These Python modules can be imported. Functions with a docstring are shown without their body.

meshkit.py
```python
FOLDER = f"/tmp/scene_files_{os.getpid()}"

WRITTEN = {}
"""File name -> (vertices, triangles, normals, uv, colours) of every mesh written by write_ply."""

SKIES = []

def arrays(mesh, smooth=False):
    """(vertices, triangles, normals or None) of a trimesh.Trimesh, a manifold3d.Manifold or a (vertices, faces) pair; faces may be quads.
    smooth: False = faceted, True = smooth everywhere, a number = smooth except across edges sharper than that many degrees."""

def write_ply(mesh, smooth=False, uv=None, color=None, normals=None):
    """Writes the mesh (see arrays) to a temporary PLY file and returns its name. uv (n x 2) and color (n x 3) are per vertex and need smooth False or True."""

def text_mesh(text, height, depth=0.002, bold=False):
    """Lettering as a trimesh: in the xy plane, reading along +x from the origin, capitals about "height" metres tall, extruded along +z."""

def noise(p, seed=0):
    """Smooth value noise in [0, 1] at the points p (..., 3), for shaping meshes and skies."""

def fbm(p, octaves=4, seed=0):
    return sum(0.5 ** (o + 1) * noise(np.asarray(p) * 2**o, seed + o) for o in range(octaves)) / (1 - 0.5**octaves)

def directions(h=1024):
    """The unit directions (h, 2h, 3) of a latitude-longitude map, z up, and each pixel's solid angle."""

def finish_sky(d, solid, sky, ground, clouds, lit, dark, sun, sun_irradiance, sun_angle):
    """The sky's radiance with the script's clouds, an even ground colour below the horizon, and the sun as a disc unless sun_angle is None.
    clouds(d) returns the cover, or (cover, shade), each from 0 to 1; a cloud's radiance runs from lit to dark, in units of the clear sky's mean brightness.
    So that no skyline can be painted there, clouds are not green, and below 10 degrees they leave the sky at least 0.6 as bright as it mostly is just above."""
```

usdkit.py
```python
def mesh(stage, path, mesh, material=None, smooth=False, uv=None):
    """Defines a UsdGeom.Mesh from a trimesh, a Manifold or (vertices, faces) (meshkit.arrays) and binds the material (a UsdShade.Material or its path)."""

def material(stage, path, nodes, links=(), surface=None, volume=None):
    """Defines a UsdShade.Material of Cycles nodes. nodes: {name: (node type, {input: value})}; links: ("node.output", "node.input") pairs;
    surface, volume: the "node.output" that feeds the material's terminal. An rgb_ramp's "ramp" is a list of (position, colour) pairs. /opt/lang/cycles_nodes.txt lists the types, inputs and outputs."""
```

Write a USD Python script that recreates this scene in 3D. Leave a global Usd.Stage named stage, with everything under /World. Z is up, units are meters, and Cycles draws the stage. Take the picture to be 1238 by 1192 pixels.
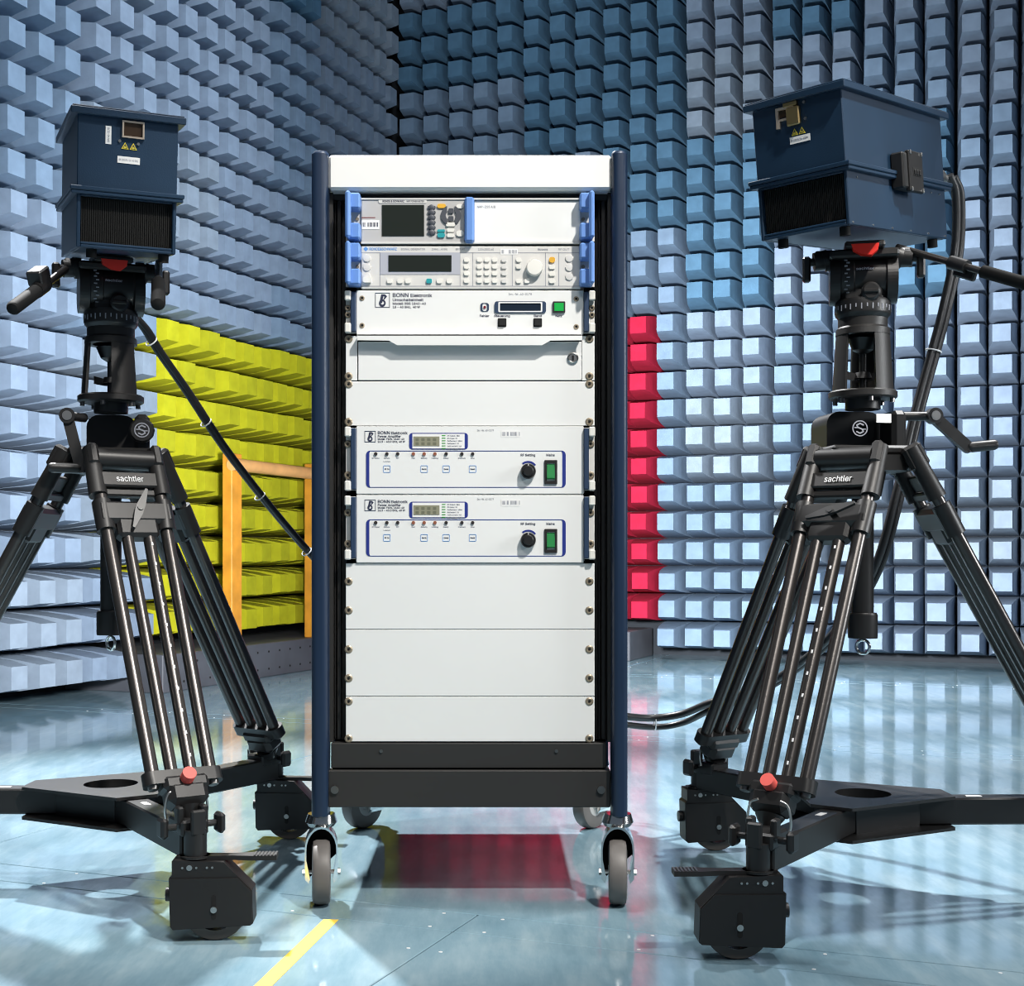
import math, random
import numpy as np, trimesh, usdkit, meshkit
from shapely.geometry import Polygon, Point, box as sbox
from shapely import affinity, union_all
from pxr import Usd, UsdGeom, UsdLux, Gf, Sdf

stage = Usd.Stage.CreateInMemory()
UsdGeom.SetStageUpAxis(stage, 'Z')
UsdGeom.SetStageMetersPerUnit(stage, 1.0)
UsdGeom.Xform.Define(stage, '/World')
rnd = random.Random(7)
V = lambda *a: np.array(a, float)

# ------------------------------------------------------------------ camera, sky, lights
F, CX, CY, CAMH, W, H = 1610.0, 597.0, 673.0, 0.665, 1238.0, 1192.0
cam = UsdGeom.Camera.Define(stage, '/World/camera')
HAP = 36.0
cam.CreateHorizontalApertureAttr(HAP)
cam.CreateVerticalApertureAttr(HAP * H / W)
cam.CreateFocalLengthAttr(F / W * HAP)
cam.CreateHorizontalApertureOffsetAttr((W / 2 - CX) / W * HAP)
cam.CreateVerticalApertureOffsetAttr((CY - H / 2) / W * HAP)
cam.AddTranslateOp().Set(Gf.Vec3d(0, 0, CAMH))
cam.AddRotateXYZOp().Set(Gf.Vec3f(90, 0, 0))
cam.CreateExposureAttr(0.0)

dome = UsdLux.DomeLight.Define(stage, '/World/ambient_sky')
dome.CreateColorAttr(Gf.Vec3f(0.62, 0.78, 1.0))
dome.CreateIntensityAttr(0.04)


def aimed(l, pos, aim):
    pos, aim = V(*pos), V(*aim)
    z = pos - aim
    z /= np.linalg.norm(z)
    up = V(0, 0, 1) if abs(z[2]) < .98 else V(0, 1, 0)
    x = np.cross(up, z)
    x /= np.linalg.norm(x)
    m = np.eye(4)
    m[0, :3], m[1, :3], m[2, :3], m[3, :3] = x, np.cross(z, x), z, pos
    l.AddTransformOp().Set(Gf.Matrix4d(*m.ravel().tolist()))


def rect_light(name, pos, aim, w, h, power, color=(1, 1, 1)):
    l = UsdLux.RectLight.Define(stage, '/World/' + name)
    aimed(l, pos, aim)
    l.CreateWidthAttr(w)
    l.CreateHeightAttr(h)
    l.CreateIntensityAttr(power / (w * h))
    l.CreateColorAttr(Gf.Vec3f(*color))


def spot_light(name, pos, aim, radius, cone, soft, power, color=(1, 1, 1)):
    l = UsdLux.SphereLight.Define(stage, '/World/' + name)
    aimed(l, pos, aim)
    l.CreateRadiusAttr(radius)
    l.CreateIntensityAttr(power / radius ** 2)
    l.CreateColorAttr(Gf.Vec3f(*color))
    sh = UsdLux.ShapingAPI.Apply(l.GetPrim())
    sh.CreateShapingConeAngleAttr(cone)
    sh.CreateShapingConeSoftnessAttr(soft)


spot_light('key_spot', (1.75, 0.15, 4.4), (-.05, 2.6, .9), .12, 12, .4, 29, (1, .965, .91))
spot_light('ceiling_spot_left', (-1.5, 2.7, 5.2), (-1.5, 2.7, 0), .10, 26, .6, 17)
spot_light('ceiling_spot_rear', (-1.7, 5.7, 5.1), (-.6, 2.9, 0), .10, 20, .5, 84)
spot_light('ceiling_spot_right', (2.1, 3.6, 5.2), (2.0, 3.2, 0), .10, 24, .6, 30)
spot_light('ceiling_spot_far', (.9, 6.4, 5.2), (.9, 6.4, 0), .15, 27, .6, 40)
spot_light('strobe_rear_right', (.05, 3.55, .85), (2.0, 8.4, .9), .16, 32, 1., 76, (.97, .985, 1))
spot_light('strobe_rear_left', (-.15, 3.55, .85), (-2.3, 6.6, 1.0), .16, 36, 1., 24, (.97, .985, 1))
spot_light('flash_right_wall', (1.9, -1.6, 1.3), (1.9, 8.2, 1.2), .25, 14, 1., 34, (.97, .985, 1))
spot_light('strobe_rear_high', (.05, 3.55, .80), (1.6, 8.4, 3.7), .16, 30, 1., 22, (.92, .96, 1))
spot_light('spot_upper_left', (1.2, 3.6, 4.9), (-2.8, 7.0, 2.9), .25, 26, .9, 28, (.88, .94, 1))
rect_light('softbox_right', (3.6, 1.6, 1.8), (0, 4.5, .8), .9, .9, 23, (.95, .98, 1))
rect_light('softbox_high', (.3, -1.2, 4.6), (-.1, 2.6, .8), 1.2, .8, 17, (1, .97, .93))

# ------------------------------------------------------------------ materials
NM = 0


def mat(name, color, rough=.5, metal=0., noise=0., nscale=8., bump=0., bscale=60., emit=None, coat=0., spec=.5):
    p = {'roughness': rough, 'metallic': metal, 'specular_ior_level': spec}
    nodes, links = {}, []
    if coat:
        p['coat_weight'] = coat
        p['coat_roughness'] = .1
    if emit:
        p['emission_color'], p['emission_strength'] = emit[0], emit[1]
    nodes['tc'] = ('texture_coordinate', {})
    if noise:
        nodes['n'] = ('noise_texture', {'scale': nscale, 'detail': 4.})
        nodes['r'] = ('rgb_ramp', {'ramp': [(.3, tuple(c * (1 - noise) for c in color)), (.7, tuple(min(1, c * (1 + noise)) for c in color))]})
        links += [('tc.object', 'n.vector'), ('n.fac', 'r.fac'), ('r.color', 'p.base_color')]
    else:
        p['base_color'] = color
    if bump:
        nodes['bn'] = ('noise_texture', {'scale': bscale, 'detail': 3.})
        nodes['b'] = ('bump', {'strength': bump, 'distance': .002})
        links += [('tc.object', 'bn.vector'), ('bn.fac', 'b.height'), ('b.normal', 'p.normal')]
    nodes['p'] = ('principled_bsdf', p)
    return usdkit.material(stage, '/World/Looks/' + name, nodes, links, surface='p.BSDF')


foam = {}
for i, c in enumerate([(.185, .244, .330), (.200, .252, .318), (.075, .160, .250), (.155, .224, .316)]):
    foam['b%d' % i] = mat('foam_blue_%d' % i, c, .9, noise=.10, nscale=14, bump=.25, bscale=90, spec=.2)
for i, c in enumerate([(.42, .41, .012), (.37, .365, .012)]):
    foam['y%d' % i] = mat('foam_yellow_%d' % i, c, .9, noise=.10, nscale=14, bump=.25, bscale=90, spec=.2)
for i, c in enumerate([(.37, .011, .04), (.32, .009, .034)]):
    foam['r%d' % i] = mat('foam_red_%d' % i, c, .9, noise=.10, nscale=14, bump=.25, bscale=90, spec=.2)
m_backing = mat('foam_backing', (.02, .025, .032), .95)
m_plinth = mat('plinth_grey', (.075, .08, .095), .55, noise=.15, nscale=6)
m_wood = mat('orange_wood', (.72, .30, .03), .5, noise=.18, nscale=9)
m_wood2 = mat('pale_wood', (.78, .40, .14), .5, noise=.12, nscale=9)
m_white = mat('white_enamel', (.80, .80, .78), .42, noise=.015, nscale=3)
m_white2 = mat('white_cover', (.82, .81, .78), .4)
m_cream = mat('instrument_cream', (.66, .645, .615), .45)
m_grey_face = mat('instrument_grey', (.48, .47, .46), .5)
m_lav = mat('screen_bezel_grey', (.42, .43, .48), .5)
m_key = mat('key_white', (.78, .76, .70), .5)
m_dkey = mat('key_dark', (.06, .065, .08), .5)
m_teal = mat('key_teal', (.01, .30, .33), .5)
m_amber = mat('key_amber', (.75, .40, .03), .5)
m_screen = mat('dark_screen', (.018, .022, .018), .15)
m_lcd = mat('lcd_olive', (.28, .27, .19), .3)
m_lcdseg = mat('lcd_digit', (.16, .16, .11), .4)
m_hblue = mat('handle_blue', (.13, .27, .62), .45)
m_navy = mat('navy_paint', (.0085, .022, .052), .38, bump=.08, bscale=300)
m_navy2 = mat('navy_trim', (.02, .042, .09), .45)
m_boxblue = mat('antenna_blue_paint', (.0075, .027, .058), .42, noise=.15, nscale=5, bump=.1, bscale=400)
m_print = mat('print_navy', (.02, .025, .06), .6)
m_printblue = mat('print_blue', (.015, .03, .22), .5)
m_printgrey = mat('print_grey', (.28, .29, .33), .6)
m_pblue2 = mat('print_light_blue', (.10, .28, .62), .6)
m_black = mat('black_paint', (.012, .011, .0105), .46, bump=.1, bscale=500)
m_blackrack = mat('rack_black', (.020, .019, .018), .55)
m_plastic = mat('black_plastic', (.013, .0125, .0125), .40)
m_tube = mat('black_anodised_tube', (.10, .092, .088), .27, metal=.8)
m_dark = mat('void_black', (.004, .004, .004), .9)
m_filter = mat('filter_black', (.005, .005, .0045), .9, noise=.4, nscale=200)
m_steel = mat('steel', (.62, .60, .57), .3, metal=1.)
m_screwhead = mat('screw_head_bright', (.75, .76, .76), .3, metal=.2)
m_dsteel = mat('dark_steel', (.22, .21, .20), .35, metal=1.)
m_bronze = mat('screw_bronze', (.36, .30, .22), .42, metal=.55)
m_chrome = mat('chrome', (.78, .77, .75), .14, metal=1.)
m_rubber = mat('grey_tyre', (.125, .115, .108), .5)
m_rubber2 = mat('black_rubber', (.009, .009, .009), .75, spec=.2)
m_disc = mat('grey_wheel_disc', (.42, .42, .41), .4)
m_red = mat('red_plastic', (.70, .025, .015), .4)
m_redknob = mat('red_knob', (.78, .11, .09), .5)
m_green = mat('green_lit_switch', (.01, .16, .04), .3, emit=((.01, .35, .06), .10))
m_greenkey = mat('green_lit_key', (.01, .30, .05), .3, emit=((.01, .45, .07), .25))
m_led = mat('led_dark', (.03, .025, .025), .4)
m_ledr = mat('led_brown', (.28, .10, .06), .4)
m_ledg = mat('led_green', (.08, .34, .08), .4)
m_label = mat('white_label', (.82, .81, .79), .6)
m_yellowlab = mat('yellow_warning', (.72, .58, .04), .5)
m_tape = mat('yellow_tape', (.72, .50, .06), .6, noise=.06, nscale=30)
m_cable = mat('cable_black', (.012, .012, .013), .4)
m_textw = mat('lettering_white', (.85, .85, .85), .5)
m_chassis = mat('chassis_metal', (.45, .45, .44), .5, metal=.6)

# floor: glossy blue-grey painted steel plates with mottling and scuffs
m_floor = usdkit.material(stage, '/World/Looks/floor_paint', {
    'g': ('geometry', {}),
    'n1': ('noise_texture', {'scale': 1.7, 'detail': 5., 'roughness': .6}),
    'map': ('mapping', {'scale': (6., 1.2, 1.), 'rotation': (0, 0, .3)}),
    'n2': ('noise_texture', {'scale': 3., 'detail': 6., 'roughness': .65}),
    'mx': ('mix_float', {'fac': .5}),
    'r': ('rgb_ramp', {'ramp': [(.32, (.125, .225, .285)), (.5, (.195, .30, .355)), (.7, (.32, .42, .46))]}),
    'rr': ('map_range', {'from_min': .3, 'from_max': .7, 'to_min': .05, 'to_max': .11}),
    'n3': ('noise_texture', {'scale': 7., 'detail': 2.}),
    'b': ('bump', {'strength': .015, 'distance': .004}),
    'p': ('principled_bsdf', {'specular_ior_level': .75}),
}, [('g.position', 'n1.vector'), ('g.position', 'map.vector'), ('map.vector', 'n2.vector'), ('n1.fac', 'mx.a'), ('n2.fac', 'mx.b'),
    ('mx.result', 'r.fac'), ('r.color', 'p.base_color'), ('mx.result', 'rr.value'), ('rr.result', 'p.roughness'), ('g.position', 'n3.vector'),
    ('n3.fac', 'b.height'), ('b.normal', 'p.normal')], surface='p.BSDF')
m_strip = mat('floor_strip_paint', (.30, .41, .47), .17, noise=.12, nscale=3, spec=.6)

# ------------------------------------------------------------------ scene helpers
used, origin = {}, {}


def numbered(parent, name):
    k = (parent, name)
    used[k] = used.get(k, -1) + 1
    return f'{parent}/{name}' + (f'_{used[k]:03d}' if used[k] else '')


def tag(p, label=None, cat=None, group=None, kind=None):
    p = p.GetPrim() if hasattr(p, 'GetPrim') else p
    for k, v in (('label', label), ('category', cat), ('group', group), ('kind', kind)):
        if v:
            p.SetCustomDataByKey(k, v)
    return p


def thing(name, label, cat, loc=(0, 0, 0), group=None, kind=None):
    path = numbered('/World', name)
    x = UsdGeom.Xform.Define(stage, path)
    x.AddTranslateOp().Set(Gf.Vec3d(*map(float, loc)))
    origin[path] = V(*loc)
    tag(x, label, cat, group, kind)
    return path


def part(name, parent, label=None):
    path = numbered(parent, name)
    p = UsdGeom.Xform.Define(stage, path)
    origin[path] = origin[parent]
    tag(p, label)
    return path


def obj(name, meshes, m, parent='/World', smooth=32, label=None, kind=None):
    path = numbered(parent, name)
    if isinstance(meshes, (list, tuple)):
        meshes = trimesh.util.concatenate(list(meshes))
    o = origin.get(parent, V(0, 0, 0))
    origin[path] = o
    meshes = trimesh.Trimesh(meshes.vertices - o, meshes.faces, process=False)
    p = usdkit.mesh(stage, path, meshes, m, smooth=smooth)
    tag(p, label, kind=kind)
    return path


# ------------------------------------------------------------------ shape helpers (all in world space)
def frame(x, y):
    x, y = V(*x), V(*y)
    x = x / np.linalg.norm(x)
    y = y - x * (x @ y)
    y = y / np.linalg.norm(y)
    m = np.eye(4)
    m[:3, 0], m[:3, 1], m[:3, 2] = x, y, np.cross(x, y)
    return m


def box(c, size, bev=0.0, R=None):
    hx, hy, hz = [s / 2 for s in size]
    b = min(bev, .49 * min(size))
    if b <= 0:
        m = trimesh.creation.box(size)
    else:
        pts = []
        for sx in (-1, 1):
            for sy in (-1, 1):
                for sz in (-1, 1):
                    pts += [(sx * (hx - b), sy * (hy - b), sz * hz), (sx * (hx - b), sy * hy, sz * (hz - b)), (sx * hx, sy * (hy - b), sz * (hz - b))]
        m = trimesh.Trimesh(pts, process=False).convex_hull
    if R is not None:
        m.apply_transform(R)
    m.apply_translation(V(*c))
    return m


def box2(a, b, bev=0.0):
    a, b = V(*a), V(*b)
    return box((a + b) / 2, np.abs(b - a), bev)


def cyl(p0, p1, r, r1=None, n=20):
    p0, p1 = V(*p0), V(*p1)
    d = p1 - p0
    L = np.linalg.norm(d)
    r1 = r if r1 is None else r1
    return lathe(p0, d, [(0, 0), (r, 0), (r1, L), (0, L)], n)


def lathe(o, axis, prof, n=24, a0=0, a1=2 * math.pi):
    """profile (radius, height) pairs turned about the axis through o; a partial turn gives a curved wall whose profile must be closed."""
    axis = V(*axis) / np.linalg.norm(axis)
    ref = V(0, 0, 1) if abs(axis[2]) < .9 else V(0, -1, 0)
    x = np.cross(ref, axis)
    x /= np.linalg.norm(x)
    y = np.cross(axis, x)
    full = abs(a1 - a0 - 2 * math.pi) < 1e-6
    k = n if full else n + 1
    ang = a0 + (a1 - a0) * np.arange(k) / n
    v, f = [], []
    for r, h in prof:
        for a in ang:
            v.append(V(*o) + axis * h + (x * math.cos(a) + y * math.sin(a)) * r)
    for i in range(len(prof) - 1):
        for j in range(n):
            a, b = i * k + j, i * k + (j + 1) % k
            c, d = a + k, b + k
            f += [(a, b, d), (a, d, c)]
    if not full:
        m = len(prof)
        for i in range(1, m - 2):
            f += [(0, i * k, (i + 1) * k), (k - 1, (i + 1) * k + k - 1, i * k + k - 1)]
    t = trimesh.Trimesh(np.array(v), np.array(f), process=False)
    t.merge_vertices()
    t.update_faces(t.nondegenerate_faces())
    return t


def tube(pts, r, n=12):
    pts = np.array(pts, float)
    rs = np.broadcast_to(r, (len(pts),)).astype(float)
    v, f = [], []
    t = np.gradient(pts, axis=0)
    t /= np.linalg.norm(t, axis=1)[:, None]
    x = np.cross(t[0], (0, 0, 1) if abs(t[0][2]) < .9 else (0, 1, 0))
    for i, p in enumerate(pts):
        x = x - t[i] * (x @ t[i])
        x /= np.linalg.norm(x)
        y = np.cross(t[i], x)
        for a in np.arange(n) / n * 2 * math.pi:
            v.append(p + (x * math.cos(a) + y * math.sin(a)) * rs[i])
    for i in range(len(pts) - 1):
        for j in range(n):
            a, b = i * n + j, i * n + (j + 1) % n
            f += [(a, b, b + n), (a, b + n, a + n)]
    v += [pts[0], pts[-1]]
    e, l = len(v) - 2, (len(pts) - 1) * n
    for j in range(n):
        f += [(e, (j + 1) % n, j), (e + 1, l + j, l + (j + 1) % n)]
    return trimesh.Trimesh(np.array(v), np.array(f), process=False)


def spline(pts, n=8):
    pts = np.array(pts, float)
    P = np.vstack([2 * pts[0] - pts[1], pts, 2 * pts[-1] - pts[-2]])
    out = []
    for i in range(1, len(P) - 2):
        for t in np.arange(n) / n:
            a, b, c, d = P[i - 1:i + 3]
            out.append(.5 * (2 * b + (c - a) * t + (2 * a - 5 * b + 4 * c - d) * t * t + (3 * b - a - 3 * c + d) * t ** 3))
    return np.array(out + [pts[-1]])


def prism(poly, th, o, ax, ay, off=0):
    """A shapely polygon (or points) in the plane (ax, ay) through o, thickness th along ax x ay, starting at off."""
    if not hasattr(poly, 'geoms') and not isinstance(poly, Polygon):
        poly = Polygon(poly)
    R = frame(ax, ay)
    R[:3, 3] = V(*o)
    ms = []
    for g in getattr(poly, 'geoms', [poly]):
        m = trimesh.creation.extrude_polygon(g, th, engine='earcut')
        m.apply_translation((0, 0, off))
        m.apply_transform(R)
        ms.append(m)
    return trimesh.util.concatenate(ms)


def rrect(w, h, r, q=5):
    r = min(r, .499 * min(w, h))
    return sbox(-w / 2 + r, -h / 2 + r, w / 2 - r, h / 2 - r).buffer(r, quad_segs=q)


TEXTS = {}


def text(s, h, o, ax, ay, bold=False, depth=.0006, width=None, center=False):
    """Lettering of capital height h; its lower left (or centre) at o, raised along ax x ay."""
    key = (s, bold)
    if key not in TEXTS:
        TEXTS[key] = meshkit.text_mesh(s, 1.0, 1.0, bold)
    m = TEXTS[key].copy()
    b = m.bounds
    sx = h if width is None else width / (b[1][0] - b[0][0])
    m.apply_translation((-(b[0][0] + b[1][0]) / 2 if center else -b[0][0], -.5 if center else 0, 0))
    m.apply_scale((sx, h, depth))
    R = frame(ax, ay)
    R[:3, 3] = V(*o)
    m.apply_transform(R)
    return m


def at(px, py, d):
    """The point at distance d in front of the camera that the photograph shows at pixel (px, py)."""
    return V((px - CX) * d / F, d, CAMH - (py - CY) * d / F)


X_, Y_, Z_ = V(1, 0, 0), V(0, 1, 0), V(0, 0, 1)

# ------------------------------------------------------------------ the chamber: axes along its two walls
TH = math.radians(21.58)
WU = V(math.sin(TH), math.cos(TH), 0)      # along the left wall, away from the camera
WV = V(math.cos(TH), -math.sin(TH), 0)     # along the back wall, to the right
PITCH, Z0, LEN = .185, .05, .45
S_TIP, T_TIP = -4.01, 8.40                 # tip planes of the left and the back wall
S_BASE, T_BASE = S_TIP - LEN, T_TIP + LEN
ROOM = lambda s, t, z=0.: WV * s + WU * t + V(0, 0, z)

# floor -------------------------------------------------------------
fl = thing('floor', 'glossy blue-grey floor of screwed steel plates', 'floor', kind='structure')
RW = frame(WV, WU)
obj('slab', box(ROOM(.6, 3.5, -.06), (10.2, 11., .1), R=RW), m_backing, fl, smooth=False)
JT = [2.23 + 2.5 * k for k in range(-2, 4)]
seams = lambda t: [(-.937 if t < 2.23 else -2.21) + 2.5 * k for k in range(-3, 4)]
screws = []


def stud(s_, t_):
    if S_BASE + .6 < s_ and t_ < T_BASE - .5:
        p = ROOM(s_, t_, -.001)
        screws.append(cyl(p, p + Z_ * .0016, .0035, n=8))


for j in range(len(JT) - 1):
    t0, t1 = JT[j] + .06, min(JT[j + 1] - .06, T_BASE + .05)
    if t0 >= t1:
        continue
    js = seams(t0)
    for s0, s1 in zip(js[:-1], js[1:]):
        s0 = max(s0, S_BASE - .05)
        if s1 <= s0:
            continue
        obj('plate', box(ROOM((s0 + s1) / 2, (t0 + t1) / 2, -.005), (s1 - s0 - .003, t1 - t0 - .003, .01), .0012, RW), m_floor, fl, smooth=False)
        for k in range(7):
            for q in (-.03, .03):
                stud(s0 + q, t0 + .1 + k * .36)
for t in JT:
    if t > T_BASE:
        continue
    js = [-.937 + 1.25 * k for k in range(-3, 6)]
    for s0, s1 in zip(js[:-1], js[1:]):
        s0 = max(s0, S_BASE - .05)
        if s1 <= s0:
            continue
        obj('joint_strip', box(ROOM((s0 + s1) / 2, t, -.005), (s1 - s0 - .003, .117, .01), .0012, RW), m_floor, fl, smooth=False)
        for k in range(5):
            for q in (-.045, .045):
                stud(s0 + .06 + k * (s1 - s0 - .12) / 4 + rnd.uniform(-.01, .01), t + q)
obj('screw_heads', screws, m_screwhead, fl, kind='stuff', label='small steel screw heads along the plate joints')

# walls -------------------------------------------------------------
def pyramid(o, ax, n, length, half, tip, jx, jz):
    """A truncated foam pyramid: base centre o, ax along the wall, n out of the wall."""
    rings = [(half, 0, 0), (half * .96, .24, .2), (half * .87, .52, .5), (half * .75, .78, .75), (tip * 1.06, .96, .95), (tip, 1., 1.)]
    v, f = [], []
    for r, k, q in rings:
        c = o + n * (length * k) + ax * jx * q + Z_ * jz * q
        for a, b in ((-1, -1), (1, -1), (1, 1), (-1, 1)):
            v.append(c + ax * (a * r) + Z_ * (b * r))
    for i in range(len(rings) - 1):
        for j in range(4):
            a, b = i * 4 + j, i * 4 + (j + 1) % 4
            f += [(a, b, b + 4), (a, b + 4, a + 4)]
    e = (len(rings) - 1) * 4
    f += [(e, e + 1, e + 2), (e, e + 2, e + 3)]
    return trimesh.Trimesh(np.array(v), np.array(f), process=False)


def foam_wall(path, cols, rows, place, ax, n, group_of, colour, skip):
    """Pyramids in panels of three by three; the 300 that show largest are parts, the rest one part."""
    items = []
    panel = {}
    for c in cols:
        for r in rows:
            if skip(c, r):
                continue
            g = group_of(c, r)
            if g not in panel:
                panel[g] = (rnd.uniform(-.006, .006), rnd.uniform(-.006, .006), rnd.uniform(-.012, .012))
            px, pz, pl = panel[g]
            gc = {0: .004, 1: 0, 2: -.004}[(c - group_of(0, 0)[2]) % 3]
            o = place(c) + Z_ * (Z0 + PITCH * (r + .5)) + ax * gc
            m = pyramid(o, ax, n, LEN + pl + rnd.uniform(-.004, .004), PITCH / 2 - .0015, .052 + rnd.uniform(-.002, .002), px + rnd.uniform(-.005, .005), pz + rnd.uniform(-.005, .005))
            tipc = o + n * LEN
            d = tipc[1]
            x, y = CX + F * tipc[0] / d, CY - F * (tipc[2] - CAMH) / d
            seen = bool(-20 < x < W + 20 and -20 < y < H)
            if 385 < x < 750 and y > 200:
                seen = False
            items.append((seen, 1 / d, m, colour(c, r, g)))
    items.sort(key=lambda q: (-q[0], -q[1]))
    rest = {}
    for k, (seen, _, m, col) in enumerate(items):
        if k < 300 and seen:
            lab = {'y': 'yellow foam absorber pyramid', 'r': 'red foam absorber pyramid'}.get(col[0])
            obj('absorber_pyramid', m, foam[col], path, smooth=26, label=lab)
        else:
            rest.setdefault(col, []).append(m)
    for col, ms in rest.items():
        obj('absorber_field', ms, foam[col], path, smooth=26, kind='stuff', label='foam absorber pyramids high up, hidden or outside the picture')


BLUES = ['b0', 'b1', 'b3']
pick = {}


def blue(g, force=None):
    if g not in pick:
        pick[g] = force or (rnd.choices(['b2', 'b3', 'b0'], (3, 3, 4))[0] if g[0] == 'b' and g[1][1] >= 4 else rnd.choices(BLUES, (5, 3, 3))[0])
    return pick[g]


wl = thing('wall_left', 'left chamber wall of blue foam absorber pyramids with a yellow field', 'wall', ROOM(S_BASE, 5, 0), kind='structure')
obj('backing', box(ROOM(S_BASE - .05, 3.6, 2.6), (.1, 10.6, 5.4), R=RW), m_backing, wl, smooth=False)
wb = thing('wall_back', 'back chamber wall of blue foam absorber pyramids with a red field', 'wall', ROOM(0, T_BASE, 0), kind='structure')
obj('backing', box(ROOM(.55, T_BASE + .05, 2.6), (10., .1, 5.4), R=RW), m_backing, wb, smooth=False)

# left wall: the far edge of column 0's tip lies at t = 4.62; columns run away from the camera
T0 = 4.9975 * .925 - .044
S0 = -2.3512 * .925 + .044


def lcol(c, r, g):
    if c >= 6 and 1 <= r <= 9:
        return rnd.choice(['y0', 'y0', 'y1'])
    return blue(('l', g), {(4, 7, 0): 'b2', (4, 8, 0): 'b2'}.get(g))


foam_wall(wl, range(-6, 21), range(0, 27), lambda c: ROOM(S_BASE, T0 + PITCH * c, 0), WU, WV, lambda c, r: (c // 3, r // 3, 0), lcol,
          lambda c, r: c >= 5 and r == 0)


def bcol(c, r, g):
    if c <= -1 and 1 <= r <= 11:
        return rnd.choice(['r0', 'r0', 'r1'])
    return blue(('b', g), {(-1, 8, 1): 'b2', (-1, 7, 1): 'b2', (-2, 8, 1): 'b0', (-1, 6, 1): 'b2', (0, 6, 1): 'b1', (-2, 7, 1): 'b2', (-2, 6, 1): 'b2'}.get(g))


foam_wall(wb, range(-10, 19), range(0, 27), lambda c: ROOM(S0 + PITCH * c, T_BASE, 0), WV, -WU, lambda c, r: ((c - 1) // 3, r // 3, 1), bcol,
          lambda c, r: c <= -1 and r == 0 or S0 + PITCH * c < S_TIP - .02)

# corner plinths and barrier ---------------------------------------
pl = thing('plinth', 'long low dark grey plinth with small holes under the yellow absorbers', 'plinth', ROOM(-4.1, 6.8, 0), group=None)
pth = .187
obj('body', box(ROOM((-3.87 + S_BASE) / 2, 6.78, pth / 2), (-3.87 - S_BASE - .004, 2.72, pth), .004, RW), m_plinth, pl, smooth=False)
holes = []
for t in np.arange(5.48, 8.1, .115):
    for z in (.045, .14):
        p = ROOM(-3.8715, t, z)
        holes.append(cyl(p, p + WV * .002, .006, n=8))
obj('holes', holes, m_dark, pl, kind='stuff')
pl2 = thing('plinth', 'short dark grey plinth at the foot of the red absorbers', 'plinth', ROOM(-3, 8.4, 0))
obj('body', box(ROOM(-3.08, 8.47, pth / 2), (1.54, .56, pth), .004, RW), m_plinth, pl2, smooth=False)

ba = thing('wooden_barrier', 'orange wooden barrier with two posts and a pale rail on the grey plinth', 'barrier', ROOM(-3.92, 6.5, pth))
for t in (6.107, 6.98):
    obj('post', box(ROOM(-3.92, t, (1.175 + pth) / 2 + .02), (.06, .10, 1.215 - pth), .004, RW), m_wood, ba, smooth=False)
obj('rail', cyl(ROOM(-3.885, 6.05, 1.155), ROOM(-3.885, 7.05, 1.155), .034, n=20), m_wood2, ba, label='pale round wooden rail')
obj('bolt', cyl(ROOM(-3.89, 6.107, 1.13), ROOM(-3.886, 6.107, 1.13), .02, n=14), m_wood, ba)

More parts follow.
